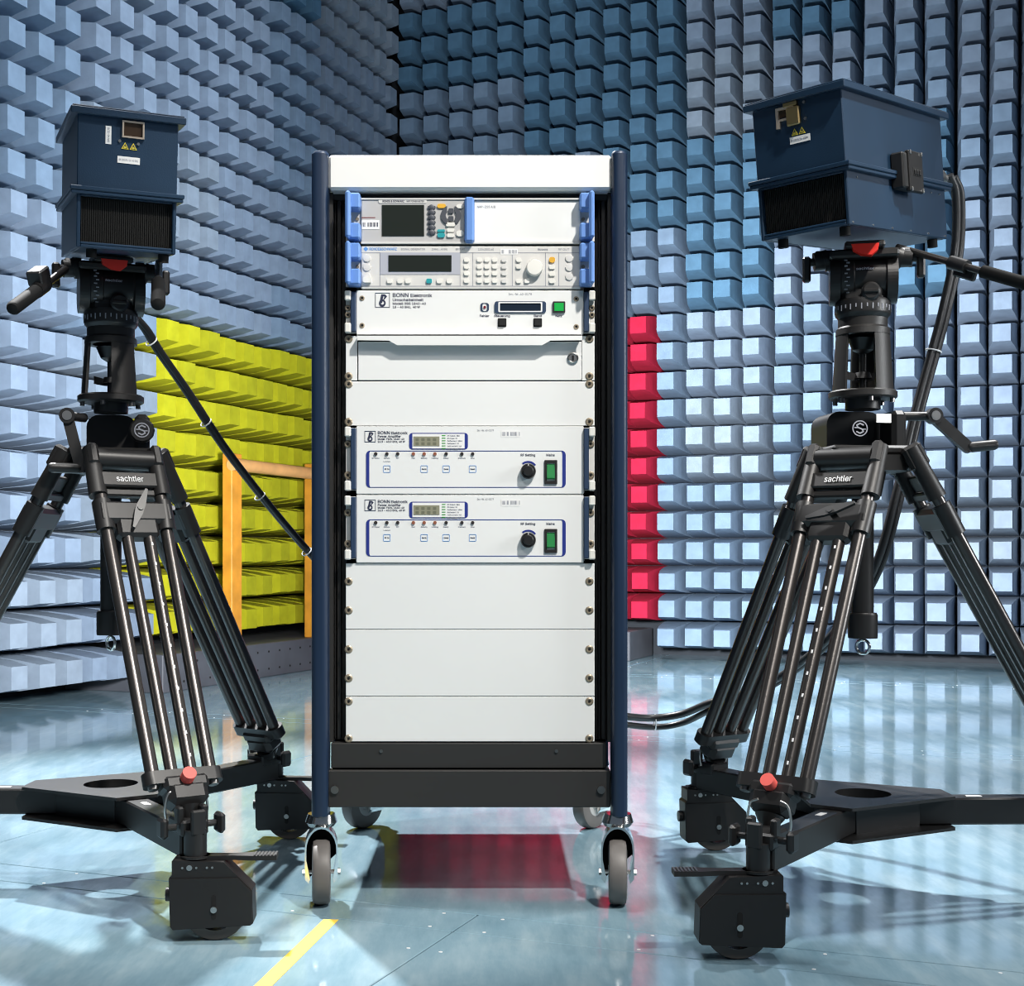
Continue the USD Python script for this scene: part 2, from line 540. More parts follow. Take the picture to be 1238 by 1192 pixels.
# tape ----------------------------------------------------------------
a, b = V(-.298, 2.44, .0004), V(-.50, 1.16, .0004)
tp = thing('floor_tape', 'yellow adhesive tape stripe on the floor in front of the rack', 'tape', a)
dv = (b - a) / np.linalg.norm(b - a)
obj('strip', box((a + b) / 2, (np.linalg.norm(b - a), .028, .0006), R=frame(dv, np.cross(Z_, dv))), m_tape, tp, smooth=False)

# ------------------------------------------------------------------ the rack
D = 2.58
S = F / D
RX = lambda px: (px - CX) / S
RZ = lambda py: CAMH - (py - CY) / S
PX = 1 / S                                             # one pixel at the panel plane, metres
XC = RX(568.5)


def rb(x0, y0, x1, y1, f, bk, bev=0.):
    """A box given by its picture corners on the rack's front plane and its front and back offsets from it (metres)."""
    return box2((RX(x0), D + f, RZ(y0)), (RX(x1), D + bk, RZ(y1)), bev)


FR = (X_, Z_)     # lettering frame on the front: raised along X x Z = -Y, towards the camera


def rt(s, px, py, hpx, bold=False, y=0., width=None, center=False, depth=.0005):
    return text(s, hpx * PX, (RX(px), D + y + .0001, RZ(py)), X_, Z_, bold, depth, width and width * PX, center)


def rcyl(px, py, rpx, f, bk, n=18):
    return cyl((RX(px), D + f, RZ(py)), (RX(px), D + bk, RZ(py)), rpx * PX, n=n)


def rplate(poly, px, py, f, th):
    """A flat shape in pixels round (px, py), facing the camera, its front at offset f."""
    return prism(affinity.scale(poly, PX, PX, origin=(0, 0)), th, (RX(px), D + f + th, RZ(py)), X_, Z_)


rk = thing('equipment_rack', 'tall equipment rack with navy posts, white top and black base on casters', 'rack', (XC, D, 0))
YB = D + .72
for px0, px1 in ((379, 398.5), (738.5, 757)):
    x0, x1 = RX(px0), RX(px1)
    w = x1 - x0
    pp = affinity.translate(rrect(w, .06, .012), 0, 0)
    po = obj('front_post', prism(pp, RZ(192) - RZ(983), ((x0 + x1) / 2, D - .008, RZ(983)), X_, Y_), m_navy, rk)
    cap = lathe(((x0 + x1) / 2, D - .008, RZ(192)), Z_, [(w * .5, 0), (w * .5, .006), (w * .42, .010), (0, .011)], 20)
    obj('post_cap', cap, m_navy2, po)
    obj('rear_post', box2((x0, YB - .05, RZ(983)), (x1, YB, RZ(190)), .006), m_navy, rk)
# white top cover
obj('top_cover', [box2((RX(398.5), D - .022, RZ(233)), (RX(738.5), YB - .02, RZ(191)), .005)], m_white2, rk)
# black inner uprights with slotted mounting rails
for sgn, (a0, a1) in ((-1, (398.5, 417)), (1, (720, 738.5))):
    obj('side_frame', [rb(a0, 233, a1, 897, .035, .06), rb(a0 if sgn < 0 else a1 - 4, 233, (a0 + 4) if sgn < 0 else a1, 897, .0, .06)], m_blackrack, rk, smooth=False)
    c = (a0 + a1) / 2
    obj('rail', [rb(c - 1.5, 236, c + 3.5, 895, .018, .035, .001), rb(c - 5, 236, c - 3, 895, .022, .035, .001)], m_black, rk, smooth=False)
    ex = RX(400) if sgn < 0 else RX(737)
    obj('side_panel', box2((ex - .002, D + .06, RZ(960)), (ex + .002, YB - .05, RZ(192))), m_navy, rk, smooth=False)
obj('head_beam', rb(398.5, 233, 738.5, 240, .01, .06), m_blackrack, rk, smooth=False)
obj('rear_panel', box2((RX(398), YB - .01, RZ(960)), (RX(739), YB - .006, RZ(192))), m_blackrack, rk, smooth=False)
bp = obj('base_panel', rb(400.5, 898, 733, 928.5, -.004, .02, .0015), m_blackrack, rk)
for px in (461, 672.5):
    obj('screw', rcyl(px, 907.5, 2.2, -.0065, -.003, 10), m_dsteel, bp)
bm = obj('base_beam', [rb(397.5, 930, 737.5, 974.5, -.014, .04, .002), rb(397.5, 950, 737.5, 974.5, .04, .70)], m_blackrack, rk, smooth=False)
for px in (406, 726):
    obj('bolt', [rcyl(px, 953, 4.8, -.0185, -.0135, 16), rcyl(px, 953, 2.2, -.0192, -.018, 6)], m_dsteel, bm)


def caster(x, y, zt, yaw, r=.061):
    """A swivel caster under (x, y); its wheel trails towards yaw."""
    p = part('caster', rk)
    t = V(math.cos(yaw), math.sin(yaw), 0)
    sd = np.cross(Z_, t)
    c = V(x, y, 0) + t * .028
    o = c + Z_ * r
    obj('bearing', [cyl((x, y, zt - .016), (x, y, zt), .031, .026, 24), cyl((x, y, zt - .024), (x, y, zt - .016), .025, .031, 24)], m_chrome, p)
    # fork: an arch seen along the trail, swept along it
    oz = zt - .02 - .0
    outer = [(-.031, .048), (-.0315, .085)] + [(.0315 * math.cos(a), .105 + (oz - .105) * math.sin(a)) for a in np.linspace(math.pi, 0, 13)] + [(.0315, .085), (.031, .048), (.024, .040), (.0215, .048)]
    inner = [(.0285, .085)] + [(.0285 * math.cos(a), .103 + (oz - .107) * math.sin(a)) for a in np.linspace(0, math.pi, 13)] + [(-.0285, .085), (-.0215, .048), (-.024, .040)]
    fk = obj('fork', prism(Polygon(outer + inner), .052, c - t * .02, sd, Z_, -.026), m_chrome, p)
    obj('fork_crown', prism(Polygon(inner), .004, c - t * .045, sd, Z_, -.002), m_dark, fk)
    tyre = [(.030, -.016), (r * .80, -.0175), (r * .95, -.0155), (r, -.009), (r, .009), (r * .95, .0155), (r * .80, .0175), (.030, .016)]
    wh = obj('wheel', lathe(o, sd, tyre, 36), m_rubber, p)
    obj('hub_disc', lathe(o, sd, [(0, -.018), (.012, -.018), (.016, -.0145), (.046, -.0165), (.048, -.012), (.048, .012), (.046, .0165), (.016, .0145), (.012, .018), (0, .018)], 30), m_disc, wh)
    obj('axle', [cyl(o - sd * .033, o + sd * .033, .004, n=10), cyl(o - sd * .036, o - sd * .0305, .0065, n=6), cyl(o + sd * .0305, o + sd * .036, .0065, n=6)], m_steel, p)


ZT = RZ(983)
caster(RX(388.5), D + .0, ZT, math.radians(-82.6))
caster(RX(746.5), D + .0, ZT, math.radians(-94.5))
caster(RX(388.5) + .029, YB - .01, ZT, math.radians(-127))
caster(RX(747.5) + .014, YB - .01, ZT, math.radians(-127))


def screw(parent, px, py, r=5.0, y=0.):
    s = obj('screw', [lathe((RX(px), D + y, RZ(py)), -Y_, [(r * PX, -.002), (r * PX, .0005), (r * .72 * PX, .0022), (r * .5 * PX, .0022), (r * .42 * PX, .0008), (0, .0008)], 18)], m_bronze, parent)
    obj('recess', rcyl(px, py, 1.5, y - .0016, y - .0005, 8), m_dark, s)


G_BLANK = 'white blank filler panels of the rack'


def blank(y0, y1, sy, label):
    p = thing('blank_panel', label, 'rack panel', ((RX(418) + RX(719)) / 2, D, RZ(y1)), group=G_BLANK)
    obj('panel', rb(418, y0 + .45, 719, y1 - .45, 0, .003, .0008), m_white, p)
    for y in sy:
        for px in (421.5, 712.5):
            screw(p, px, y)
    return p


def chassis(p, y0, y1, depth=.45):
    obj('chassis', rb(430, y0 + 3, 707, y1 - 3, .004, depth), m_chassis, p, smooth=False)


# --- power meter with its blank half
def side_handle(p, y0, y1, side):
    """Moulded blue corner handles with a pale grip bar, as on laboratory instruments."""
    s = 1 if side == 'l' else -1
    x = 420 if side == 'l' else 717
    h = part('handle', p, 'blue handle')
    for yc, k in ((y0 + 11, 1), (y1 - 11, -1)):
        blk = Polygon([(0, -11 * 1), (0, 11), (17 * s, 8), (17 * s, -8)])
        obj('bracket', rb(x + 1 * s, yc - 9.5, x + 17 * s, yc + 9.5, -.030, .004, .003), m_hblue, h)
    obj('grip', [rb(x, y0 + 1, x + 6.5 * s, y1 - 1, -.044, -.026, .004)], m_hblue, h)
    obj('mounting_ear', [rb(x - 2 * s, y0 + 6, x + 17 * s, y1 - 2, 0, .003, .0006)], m_cream, p, label='pale mounting ear behind the handle')
    obj('ear_screw', rcyl(x + (1 if side == 'l' else -1) * 12, (y0 + y1) / 2, 2.2, -.002, .001, 10), m_bronze, p)


pm = thing('power_meter', 'half-width measuring instrument with dark square screen, blue handles and blank half panel', 'measuring instrument', (XC, D, RZ(296)))
chassis(pm, 241, 296)
obj('front_panel', rb(437, 242, 562, 295, -.006, .004, .0015), m_grey_face, pm)
obj('blank_half', rb(573, 243, 702, 295, -.004, .004, .0015), m_white, pm)
obj('centre_strip', rb(562, 241, 573.5, 295.5, -.022, .004, .004), m_hblue, pm, label='upright blue strip between the halves')
obj('frame_edge', [rb(437, 293.5, 702, 295.6, -.008, .004), rb(437, 240.5, 702, 242.5, -.008, .004)], m_cream, pm, smooth=False)
for sd in 'lr':
    side_handle(pm, 236, 294, sd)
F1 = -.006
sc = obj('screen', rb(462, 249, 513, 286.5, F1 - .001, F1 + .003), m_screen, pm, smooth=False)
obj('name_strip', rplate(rrect(58, 5, 2), 487, 244.3, F1 - .0012, .002), m_cream, pm)
obj('lettering', [rt('ROHDE & SCHWARZ', 463, 245.6, 2.4, True, F1 - .0012, 26), rt('NRP POWER METER', 492, 245.6, 2.2, False, F1 - .0012, 21)], m_print, pm, smooth=False)
obj('inventory_label', [rb(437.8, 267, 459, 278, F1 - .0005, F1 + .001)], m_label, pm, smooth=False)
obj('barcode', [rb(438.5 + 18 * k / 14, 270, 438.5 + 18 * k / 14 + .3 + .5 * ((k * 7) % 3) / 2, 275, F1 - .0009, F1) for k in range(15) if k not in (3, 4)], m_print, pm, smooth=False)
obj('red_line', [rb(437.5, 263.6, 454, 264.5, F1 - .0005, F1)], mat('print_maroon', (.25, .06, .06), .6), pm, smooth=False)


def key(p, x, y, w, h, m, f, th=.003, r=1.5, name='key', label=None):
    return obj(name, rplate(rrect(w, h, r), x, y, f - th, th + .001), m, p, label=label)


for i in range(6):
    obj('soft_key', [lathe((RX(522), D + F1, RZ(252 + 6.05 * i)), -Y_, [(3.6 * PX, 0), (3.4 * PX, .003), (2.4 * PX, .004), (0, .0042)], 16), rplate(rrect(10, 3.4, 1.7), 522, 252 + 6.05 * i, F1 - .003, .004)], m_dkey, pm)
key(pm, 534, 250.3, 10.5, 5, m_amber, F1, r=2.5, label='amber key')
key(pm, 556.3, 250.8, 8.5, 4.8, m_key, F1, r=2.2)
ring = Point(0, 0).buffer(12, quad_segs=12).difference(Point(0, 0).buffer(6.3, quad_segs=12)).difference(sbox(-4.6, -15, 4.6, 15))
for g in ring.geoms:
    obj('arrow_key', rplate(g, 545.3, 261.5, F1 - .003, .004), m_dkey, pm)
key(pm, 545.3, 256.2, 6, 6, m_dkey, F1)
key(pm, 545.3, 265.6, 6.4, 6, m_dkey, F1)
key(pm, 545, 272.6, 11, 4.4, m_key, F1, r=1.2)
key(pm, 533.5, 280.2, 9, 3, m_teal, F1, r=1, label='teal key')
key(pm, 533.5, 285.4, 9.2, 5.6, m_teal, F1, r=2.6, label='teal key')
key(pm, 545, 279.4, 8.6, 4.6, m_key, F1)
key(pm, 545, 285.6, 8.6, 4.6, m_key, F1)
key(pm, 556.3, 283.4, 9, 7, m_key, F1, r=3)
obj('lettering', rt('NRP-Z55 A/B', 577, 252, 2.6, False, -.004, 22), m_printgrey, pm, smooth=False)

# --- signal generator
sg = thing('signal_generator', 'cream instrument with wide black display, many small keys and blue handles', 'measuring instrument', (XC, D, RZ(350)))
chassis(sg, 297, 350)
F2 = -.005
obj('front_panel', rb(437, 298, 702, 350, F2, .004, .0015), m_cream, sg)
for sd in 'lr':
    side_handle(sg, 296, 349, sd)
obj('display_bezel', rb(460, 306, 556, 332.5, F2 - .0008, F2 + .001), m_lav, sg, smooth=False)
obj('screen', rb(470, 309.5, 546, 329, F2 - .0018, F2 + .002), m_screen, sg, smooth=False)
lines = [rb(459.4, 306, 460, 346.5, F2 - .0004, F2), rb(556, 306, 556.6, 346.5, F2 - .0004, F2), rb(437, 306, 702, 306.6, F2 - .0004, F2), rb(437, 346.3, 702, 346.9, F2 - .0004, F2), rb(571.5, 306, 572, 346.5, F2 - .0004, F2),
         rb(619, 306, 619.7, 346.5, F2 - .0004, F2), rb(659, 306, 659.7, 346.5, F2 - .0004, F2), rb(675, 306, 675.7, 346.5, F2 - .0004, F2)]
obj('panel_lines', lines, m_printgrey, sg, smooth=False)
obj('maker_lettering', [rt('ROHDE&SCHWARZ', 447, 303.2, 3.0, True, F2, 33)], m_pblue2, sg, smooth=False)
obj('maker_emblem', rplate(Polygon([(-3, 0), (0, 3), (3, 0), (0, -3)]), 442.5, 301.7, F2 - .0004, .0005), m_pblue2, sg, smooth=False)
obj('lettering', [rt('SIGNAL GENERATOR', 485, 303, 2.2, False, F2, 29), rt('10 MHz ... 40 GHz', 522, 303, 2.2, False, F2, 19), rt('SMR 40', 551, 303, 2.2, False, F2, 11), rt('1104.0002.40', 578, 303.3, 2.4, False, F2, 19), rt('Microwave', 650, 303.3, 2.4, True, F2, 12), rt('RF OUT', 675, 303.3, 2.2, False, F2, 13)], m_printgrey, sg, smooth=False)
obj('inventory_label', rb(605, 301.5, 626, 308.5, F2 - .0005, F2 + .001), m_label, sg, smooth=False)
obj('barcode', [rb(606 + 18 * k / 14, 303, 606 + 18 * k / 14 + .4 + .4 * ((k * 5) % 3) / 2, 307, F2 - .0009, F2) for k in range(15) if k not in (3, 4, 5, 6)], m_printgrey, sg, smooth=False)
for x, m in ((471.5, m_key), (484, m_key), (493.5, m_key), (519, m_teal), (531.5, m_key), (543.5, m_key)):
    key(sg, x, 340.6, 6.6, 5.4, m, F2, label='teal key' if m is m_teal else None)
for y in (315, 323.2, 331.4, 340.4):
    for x in (564.2, 579.7, 588.7, 598.2, 609.5):
        key(sg, x, y, 6.2, 5, m_key if x < 605 else m_cream, F2)
for x, y in ((627, 315), (627, 323.3), (627, 340.6), (637, 340.6)):
    key(sg, x, y, 6, 5, m_key, F2)
key(sg, 667.3, 315, 7, 6.4, m_amber, F2, r=2.4, label='amber power key')
for y in (323.6, 332, 340.8):
    key(sg, 667.3, y, 7, 5, m_key, F2)
key(sg, 444.5, 339.5, 10, 6.5, m_key, F2, th=.006)
obj('rotary_knob', lathe((RX(646), D + F2, RZ(325)), -Y_, [(10 * PX, 0), (9.6 * PX, .010), (9 * PX, .012), (0, .0125)], 28), m_key, sg, label='large cream rotary knob')
for y in (313, 324, 335):
    for x in (444, 688):
        obj('blind_cap', lathe((RX(x), D + F2, RZ(y)), -Y_, [(4.6 * PX, 0), (4.6 * PX, .0018), (4 * PX, .0022), (0, .0022)], 18), m_cream, sg)


# --- switching unit
def emblem(x0, y0, x1, y1, f):
    """The maker's mark: a framed slanted letter built of strokes."""
    w, h = x1 - x0, y1 - y0
    fr = rrect(w, h, .4).difference(rrect(w - 1.3, h - 1.3, .3))
    k = h / 18
    bar = Polygon([(-1.5, 7.2), (1.6, 7.2), (-.6, -3.5), (-3.8, -3.5)])
    bowl = affinity.rotate(affinity.scale(Point(0, 0).buffer(4.1), 1, 1.1).difference(Point(.2, .2).buffer(2.0)), 0)
    bowl = affinity.translate(bowl, -.2, -3.6)
    top = Polygon([(.4, 7.2), (3.2, 7.0), (5.6, 4.6), (2.6, .9), (.6, .2), (2.6, 4.2), (1.0, 5.0)])
    g = union_all([bar, bowl, top])
    g = affinity.scale(g, k, k, origin=(0, 0))
    return rplate(union_all([fr, g]), (x0 + x1) / 2, (y0 + y1) / 2, f - .0005, .0006)


def ear_strip(p, y0, y1):
    for x0, x1 in ((424.5, 431), (705.5, 711.5)):
        obj('side_strip', rb(x0, y0 + 1, x1, y1 - 1, -.012, .004, .0015), m_navy2, p, label='dark navy strip at the panel edge')
    for side, (x0, x1) in enumerate(((417.5, 425), (711.5, 719))):
        obj('ear', rb(418 if side == 0 else 706, y0, 431 if side == 0 else 719, y1, 0, .003, .0006), m_cream, p)
        for yy in (y0 + 5.5, y1 - 5.5):
            obj('end_cap', rb(x0, yy - 6, x1, yy + 6, -.014, -.001, .002), m_key, p, label='white end cap')


su = thing('switching_unit', 'white switching unit with long dark display, green lit key and two black square buttons', 'rack unit', (XC, D, RZ(405)))
chassis(su, 351, 405)
F3 = -.004
obj('front_panel', rb(431, 351.5, 705.5, 404.5, F3, .003, .001), m_white, su)
ear_strip(su, 353, 403)
for y in (372.5, 381):
    for x in (420.5, 715.5):
        screw(su, x, y, 3.6, -.001)
for x, y in ((438, 361), (438, 394), (696.5, 362), (696.5, 395.5)):
    screw(su, x, y, 3.2, F3)
obj('maker_emblem', emblem(453.8, 354.5, 471.5, 372.3, F3), m_print, su, smooth=False)
obj('lettering', [rt('BONN', 475, 359.6, 4.6, True, F3, 19), rt('Elektronik', 496.5, 359.6, 3.8, True, F3, 26), rt('Umschalteinheit', 475, 364.6, 3.2, True, F3, 37), rt('Modell: RSS 1840-40', 475, 368.8, 2.6, True, F3, 40), rt('18 - 40 GHz,  40 W', 475, 373, 2.6, True, F3, 33),
                  rt('Fehler', 580, 383.6, 2.6, True, F3, 11.5), rt('Steuerung', 597.5, 383.6, 2.6, True, F3, 19), rt('Band', 645.5, 383.6, 2.6, True, F3, 9.5), rt('Netz', 671.5, 383.6, 2.6, True, F3, 8)], m_print, su, smooth=False)
obj('plant_lettering', rt('Inv.-Nr. 40-0178', 615, 357.3, 2.6, False, F3, 28), m_printgrey, su, smooth=False)
obj('fault_lamp', [rplate(rrect(10.4, 10.4, 3).difference(rrect(5.5, 9.4, 2.5)), 586, 372, F3 - .001, .002)], m_navy2, su)
obj('lamp_lens', rcyl(586, 372, 1.6, F3 - .002, F3, 12), mat('lamp_maroon', (.18, .02, .03), .3), su)
db = obj('display_bezel', rplate(rrect(62, 14, 3).difference(rrect(51, 11, 1)), 629, 372, F3 - .0025, .004), m_navy2, su)
obj('display_frame', rplate(rrect(53, 12, 1).difference(rrect(49.5, 9.4, .8)), 629, 372, F3 - .003, .0035), m_label, su)
obj('screen', rb(604, 367, 654.5, 377, F3 - .0012, F3 + .001), mat('blue_black_glass', (.012, .02, .035), .12), su, smooth=False)
nk = obj('mains_key', [rplate(rrect(15, 13.5, 1).difference(rrect(11, 9.6, .6)), 675.6, 372, F3 - .004, .005)], m_black, su, label='black frame of the lit key')
obj('lit_cap', rb(670, 367.2, 681.2, 376.8, F3 - .0045, F3), m_greenkey, nk, label='green lit cap')
for x in (607, 650):
    obj('square_button', [rplate(rrect(10.4, 10.4, 1.2), x, 390.5, F3 - .0012, .002), rplate(rrect(7.4, 7.4, 1), x, 390.5, F3 - .005, .005)], m_plastic, su)

# --- drawer
dr = thing('drawer_unit', 'white locking rack drawer with a long scooped pull', 'drawer', (XC, D, RZ(460)))
obj('flange', rb(418, 406, 432, 460, 0, .003, .0006), m_white, dr)
obj('flange', rb(703.5, 406, 719, 460, 0, .003, .0006), m_white, dr)
ff = obj('drawer_front', [rb(433, 413, 703, 459.8, -.001, .016, .001)], m_white, dr)
# lip: a bent pull, deeper in the middle
lip = Polygon([(-135, 0), (135, 0), (135, -7), (97, -7.5), (87, -13), (-87, -13), (-97, -7.5), (-135, -7)])
obj('pull', [rplate(lip, 568, 406.2, -.020, .003), rb(433, 405.8, 703, 408.4, -.020, .002, .0008)], m_white, ff)
lk = obj('lock', [lathe((RX(692.5), D - .001, RZ(433)), -Y_, [(6.8 * PX, 0), (6.8 * PX, .003), (5.4 * PX, .0045), (4.6 * PX, .003), (0, .003)], 24)], m_steel, dr)
obj('keyhole', rb(691.3, 430, 693.7, 436, -.0047, -.0035), m_dark, lk, smooth=False)
for y in (410, 455):
    for px in (421.5, 712.5):
        screw(dr, px, y)
obj('drawer_box', rb(436, 416, 700, 457, .017, .42), m_chassis, dr, smooth=False)

blank(460.5, 515, (464.5, 510), 'white blank panel between the drawer and the upper amplifier')


# --- amplifiers
def amplifier(y0, which):
    q = y0 - 515
    p = thing('power_amplifier', f'{which} of two white power amplifiers with round black knob and green rocker switch', 'amplifier', (XC, D, RZ(y0 + 83)), group='power amplifiers in the rack')
    chassis(p, y0, y0 + 83)
    f = -.004
    obj('front_panel', rb(431, y0 + .6, 705.5, y0 + 82.4, f, .003, .001), m_white, p)
    ear_strip(p, y0 + 2, y0 + 78)
    for y in (y0 + 22, y0 + 59.5):
        for x in (420.5, 714):
            screw(p, x, y, 4.6, -.001)
    obj('maker_emblem', emblem(441, 521.2 + q, 454.5, 534.8 + q, f), m_print, p, smooth=False)
    obj('lettering', [rt('BONN', 457, 525.2 + q, 3.6, True, f, 14.5), rt('Elektronik', 473, 525.2 + q, 3.1, True, f, 20), rt('Power Amplifier', 457, 529 + q, 2.6, True, f, 28), rt('Model: TWAL 2640-40', 457, 532 + q, 2.2, True, f, 32), rt('26.5 - 40.0 GHz, 40 W', 457, 535.2 + q, 2.2, True, f, 33)], m_print, p, smooth=False)
    fr = rrect(71, 20, 4)
    db = obj('display_panel', rplate(fr, 530.3, 533.6 + q, f - .0006, .0015), m_printblue, p)
    obj('display_field', rplate(rrect(70, 17.6, 3.2).intersection(sbox(-31.5, -20, 31.5, 20)), 530.3, 533.6 + q, f - .0010, .0015), m_label, db)
    obj('display', rb(500, 528 + q, 531.5, 539.5 + q, f - .0016, f), m_lcd, db, smooth=False)
    dg = []
    for k in range(4):
        for yy in (530, 535):
            dg.append(rb(502.6 + 7 * k, yy + q, 506.6 + 7 * k, yy + 3.4 + q, f - .0018, f - .001))
    obj('digits', dg, m_lcdseg, db, smooth=False)
    obj('status_bars', [rb(534.3, 526.3 + 3.1 * k + q, 538.7, 527.4 + 3.1 * k + q, f - .0014, f) for k in range(6)], m_ledg, db, smooth=False)
    obj('small_lettering', [rt(s, 541, 527.8 + 3.1 * k + q, 1.5, True, f - .001, w) for k, (s, w) in enumerate((('RF Output / dBm', 15), ('RF Output / W', 12), ('Reflected / dBm', 18), ('Reflected / W', 14), ('Helix current / mA', 17), ('Helix voltage / kV', 17)))], m_printgrey, db, smooth=False)
    cp = obj('control_frame', rplate(rrect(241, 44.5, 5).difference(rrect(239, 43.2, 3.6)), 563.3, 567.3 + q, f - .0006, .001), m_printblue, p)
    obj('end_bar', rplate(rrect(241, 44.5, 5).difference(rrect(233, 47, 5)), 563.3, 567.3 + q, f - .0007, .001), m_printblue, cp)
    for k, x in enumerate((454.5, 468, 481, 500, 513, 526, 539.5, 558.5, 571.5)):
        obj('indicator', rcyl(x, 549 + q, 2.1, f - .0025, f, 12), m_ledr if k in (3, 4, 5) else m_led, p)
    obj('indicator_lettering', [rt(s, x, 554 + q, 1.4, True, f, w, True) for s, x, w in (('RF Output', 454.5, 9), ('Remote', 468, 7), ('RF', 481, 3.5), ('Fault', 500, 4), ('Standby', 513, 8), ('Heating', 526, 8), ('Ready', 539.5, 6.5), ('Interlock', 558.5, 9), ('Line', 571.5, 4.5))] +
        [rt('Local', 468, 558 + q, 1.4, False, f, 8, True)], m_printgrey, p, smooth=False)
    for x, s in ((468, 'RF On'), (513, 'Stand by'), (539.5, 'Operate'), (571.5, 'Reset')):
        kb = obj('membrane_key', rplate(rrect(8.6, 8.6, 1).difference(rrect(7.6, 7.6, .8)), x, 567.2 + q, f - .0006, .001), m_pblue2, p)
        obj('key_lettering', rt(s, x, 567.2 + q, 1.6, True, f, 5.6, True), m_print, kb, smooth=False)
    obj('knob_lettering', [rt('RF Setting', 629.5, 551.6 + q, 2.7, True, f, 17.5), rt('Mains', 660.5, 551.6 + q, 2.7, True, f, 10)], m_print, p, smooth=False)
    arc = Point(0, 0).buffer(11.6, quad_segs=16).difference(Point(0, 0).buffer(9.4, quad_segs=16))
    arc = arc.intersection(Polygon([(0, 0), (-7.5, 9), (-6, 16), (8, 16), (11, 8)]))
    obj('setting_arc', rplate(arc, 638.5, 569 + q, f - .0006, .0008), m_printblue, p)
    kn = obj('rotary_knob', lathe((RX(638.5), D + f, RZ(570 + q)), -Y_, [(9.2 * PX, 0), (9.2 * PX, .009), (8.4 * PX, .0115), (6.6 * PX, .0115), (6.0 * PX, .017), (5.2 * PX, .018), (0, .018)], 28), m_plastic, p, label='round black knob')
    obj('pointer', rb(638.1, 561.6 + q, 639, 564.6 + q, f - .0125, f - .011), m_textw, kn, smooth=False)
    rs = obj('rocker_switch', rplate(rrect(15.5, 29, .8).difference(rrect(9.8, 21.6, .6)), 665.8, 571 + q, f - .003, .004), m_black, p, label='black frame of the rocker switch')
    obj('lit_rocker', [prism([(0, 0), (0, .0035), (-.0075, .0062), (-.0012 - .0005, 21 * PX / 2 * 0 + .0335), (0, .0345)], 9.4 * PX, (RX(665.8 - 4.7), D + f + .001, RZ(582 + q)), Y_, Z_)], m_green, rs, label='green lit rocker')
    obj('inventory_label', rb(606, 520.6 + q, 629, 529 + q, f - .0004, f + .001), m_label, p, smooth=False)
    obj('barcode', [rb(607 + 22 * k / 15, 522.5 + q, 607 + 22 * k / 15 + .5 + .5 * ((k * 5) % 3) / 2, 527 + q, f - .0008, f) for k in range(15) if k not in (3, 6, 13)], m_printgrey, p, smooth=False)
    obj('plant_lettering', rt('Inv.-Nr. 40-0179', 577, 521.6 + q, 2.2, False, f, 20), m_printgrey, p, smooth=False)


amplifier(515, 'upper')
amplifier(598, 'lower')
blank(680.5, 761, (703, 738), 'white blank panel directly below the lower amplifier')
blank(761, 842, (785, 820), 'white blank panel second from the bottom of the rack')
blank(842, 897, (848, 893), 'white narrow blank panel at the bottom of the rack')


# ------------------------------------------------------------------ tripods, dollies, heads
def unit(v):
    v = np.array(v, float)
    return v / np.linalg.norm(v)


def torus(c, ax, R, r, n=22, m=8):
    ax = unit(ax)
    x = unit(np.cross(ax, (0, 0, 1) if abs(ax[2]) < .9 else (0, 1, 0)))
    y = np.cross(ax, x)
    v, f = [], []
    for i in range(n):
        a = 2 * math.pi * i / n
        d = x * math.cos(a) + y * math.sin(a)
        for j in range(m):
            b = 2 * math.pi * j / m
            v.append(c + d * (R + r * math.cos(b)) + ax * r * math.sin(b))
    for i in range(n):
        for j in range(m):
            a, b = i * m + j, i * m + (j + 1) % m
            c2, d2 = ((i + 1) % n) * m + j, ((i + 1) % n) * m + (j + 1) % m
            f += [(a, c2, d2), (a, d2, b)]
    return trimesh.Trimesh(np.array(v), np.array(f), process=False)


def s_mark(o, ax, ay, r):
    """Round maker's badge: ring and S-shaped stroke."""
    ring_ = Point(0, 0).buffer(r, quad_segs=10).difference(Point(0, 0).buffer(r * .86, quad_segs=10))
    pts = [(.42, .42), (.0, .62), (-.42, .40), (-.30, .12), (.30, -.12), (.42, -.40), (0, -.62), (-.42, -.42)]
    from shapely.geometry import LineString
    st = affinity.scale(LineString(pts).buffer(.09), r, r, origin=(0, 0))
    bars = union_all([sbox(-.75 * r, .02 * r, -.25 * r, .16 * r), sbox(.25 * r, -.16 * r, .75 * r, -.02 * r)])
    return prism(union_all([ring_, st, bars]), .0006, o, ax, ay)


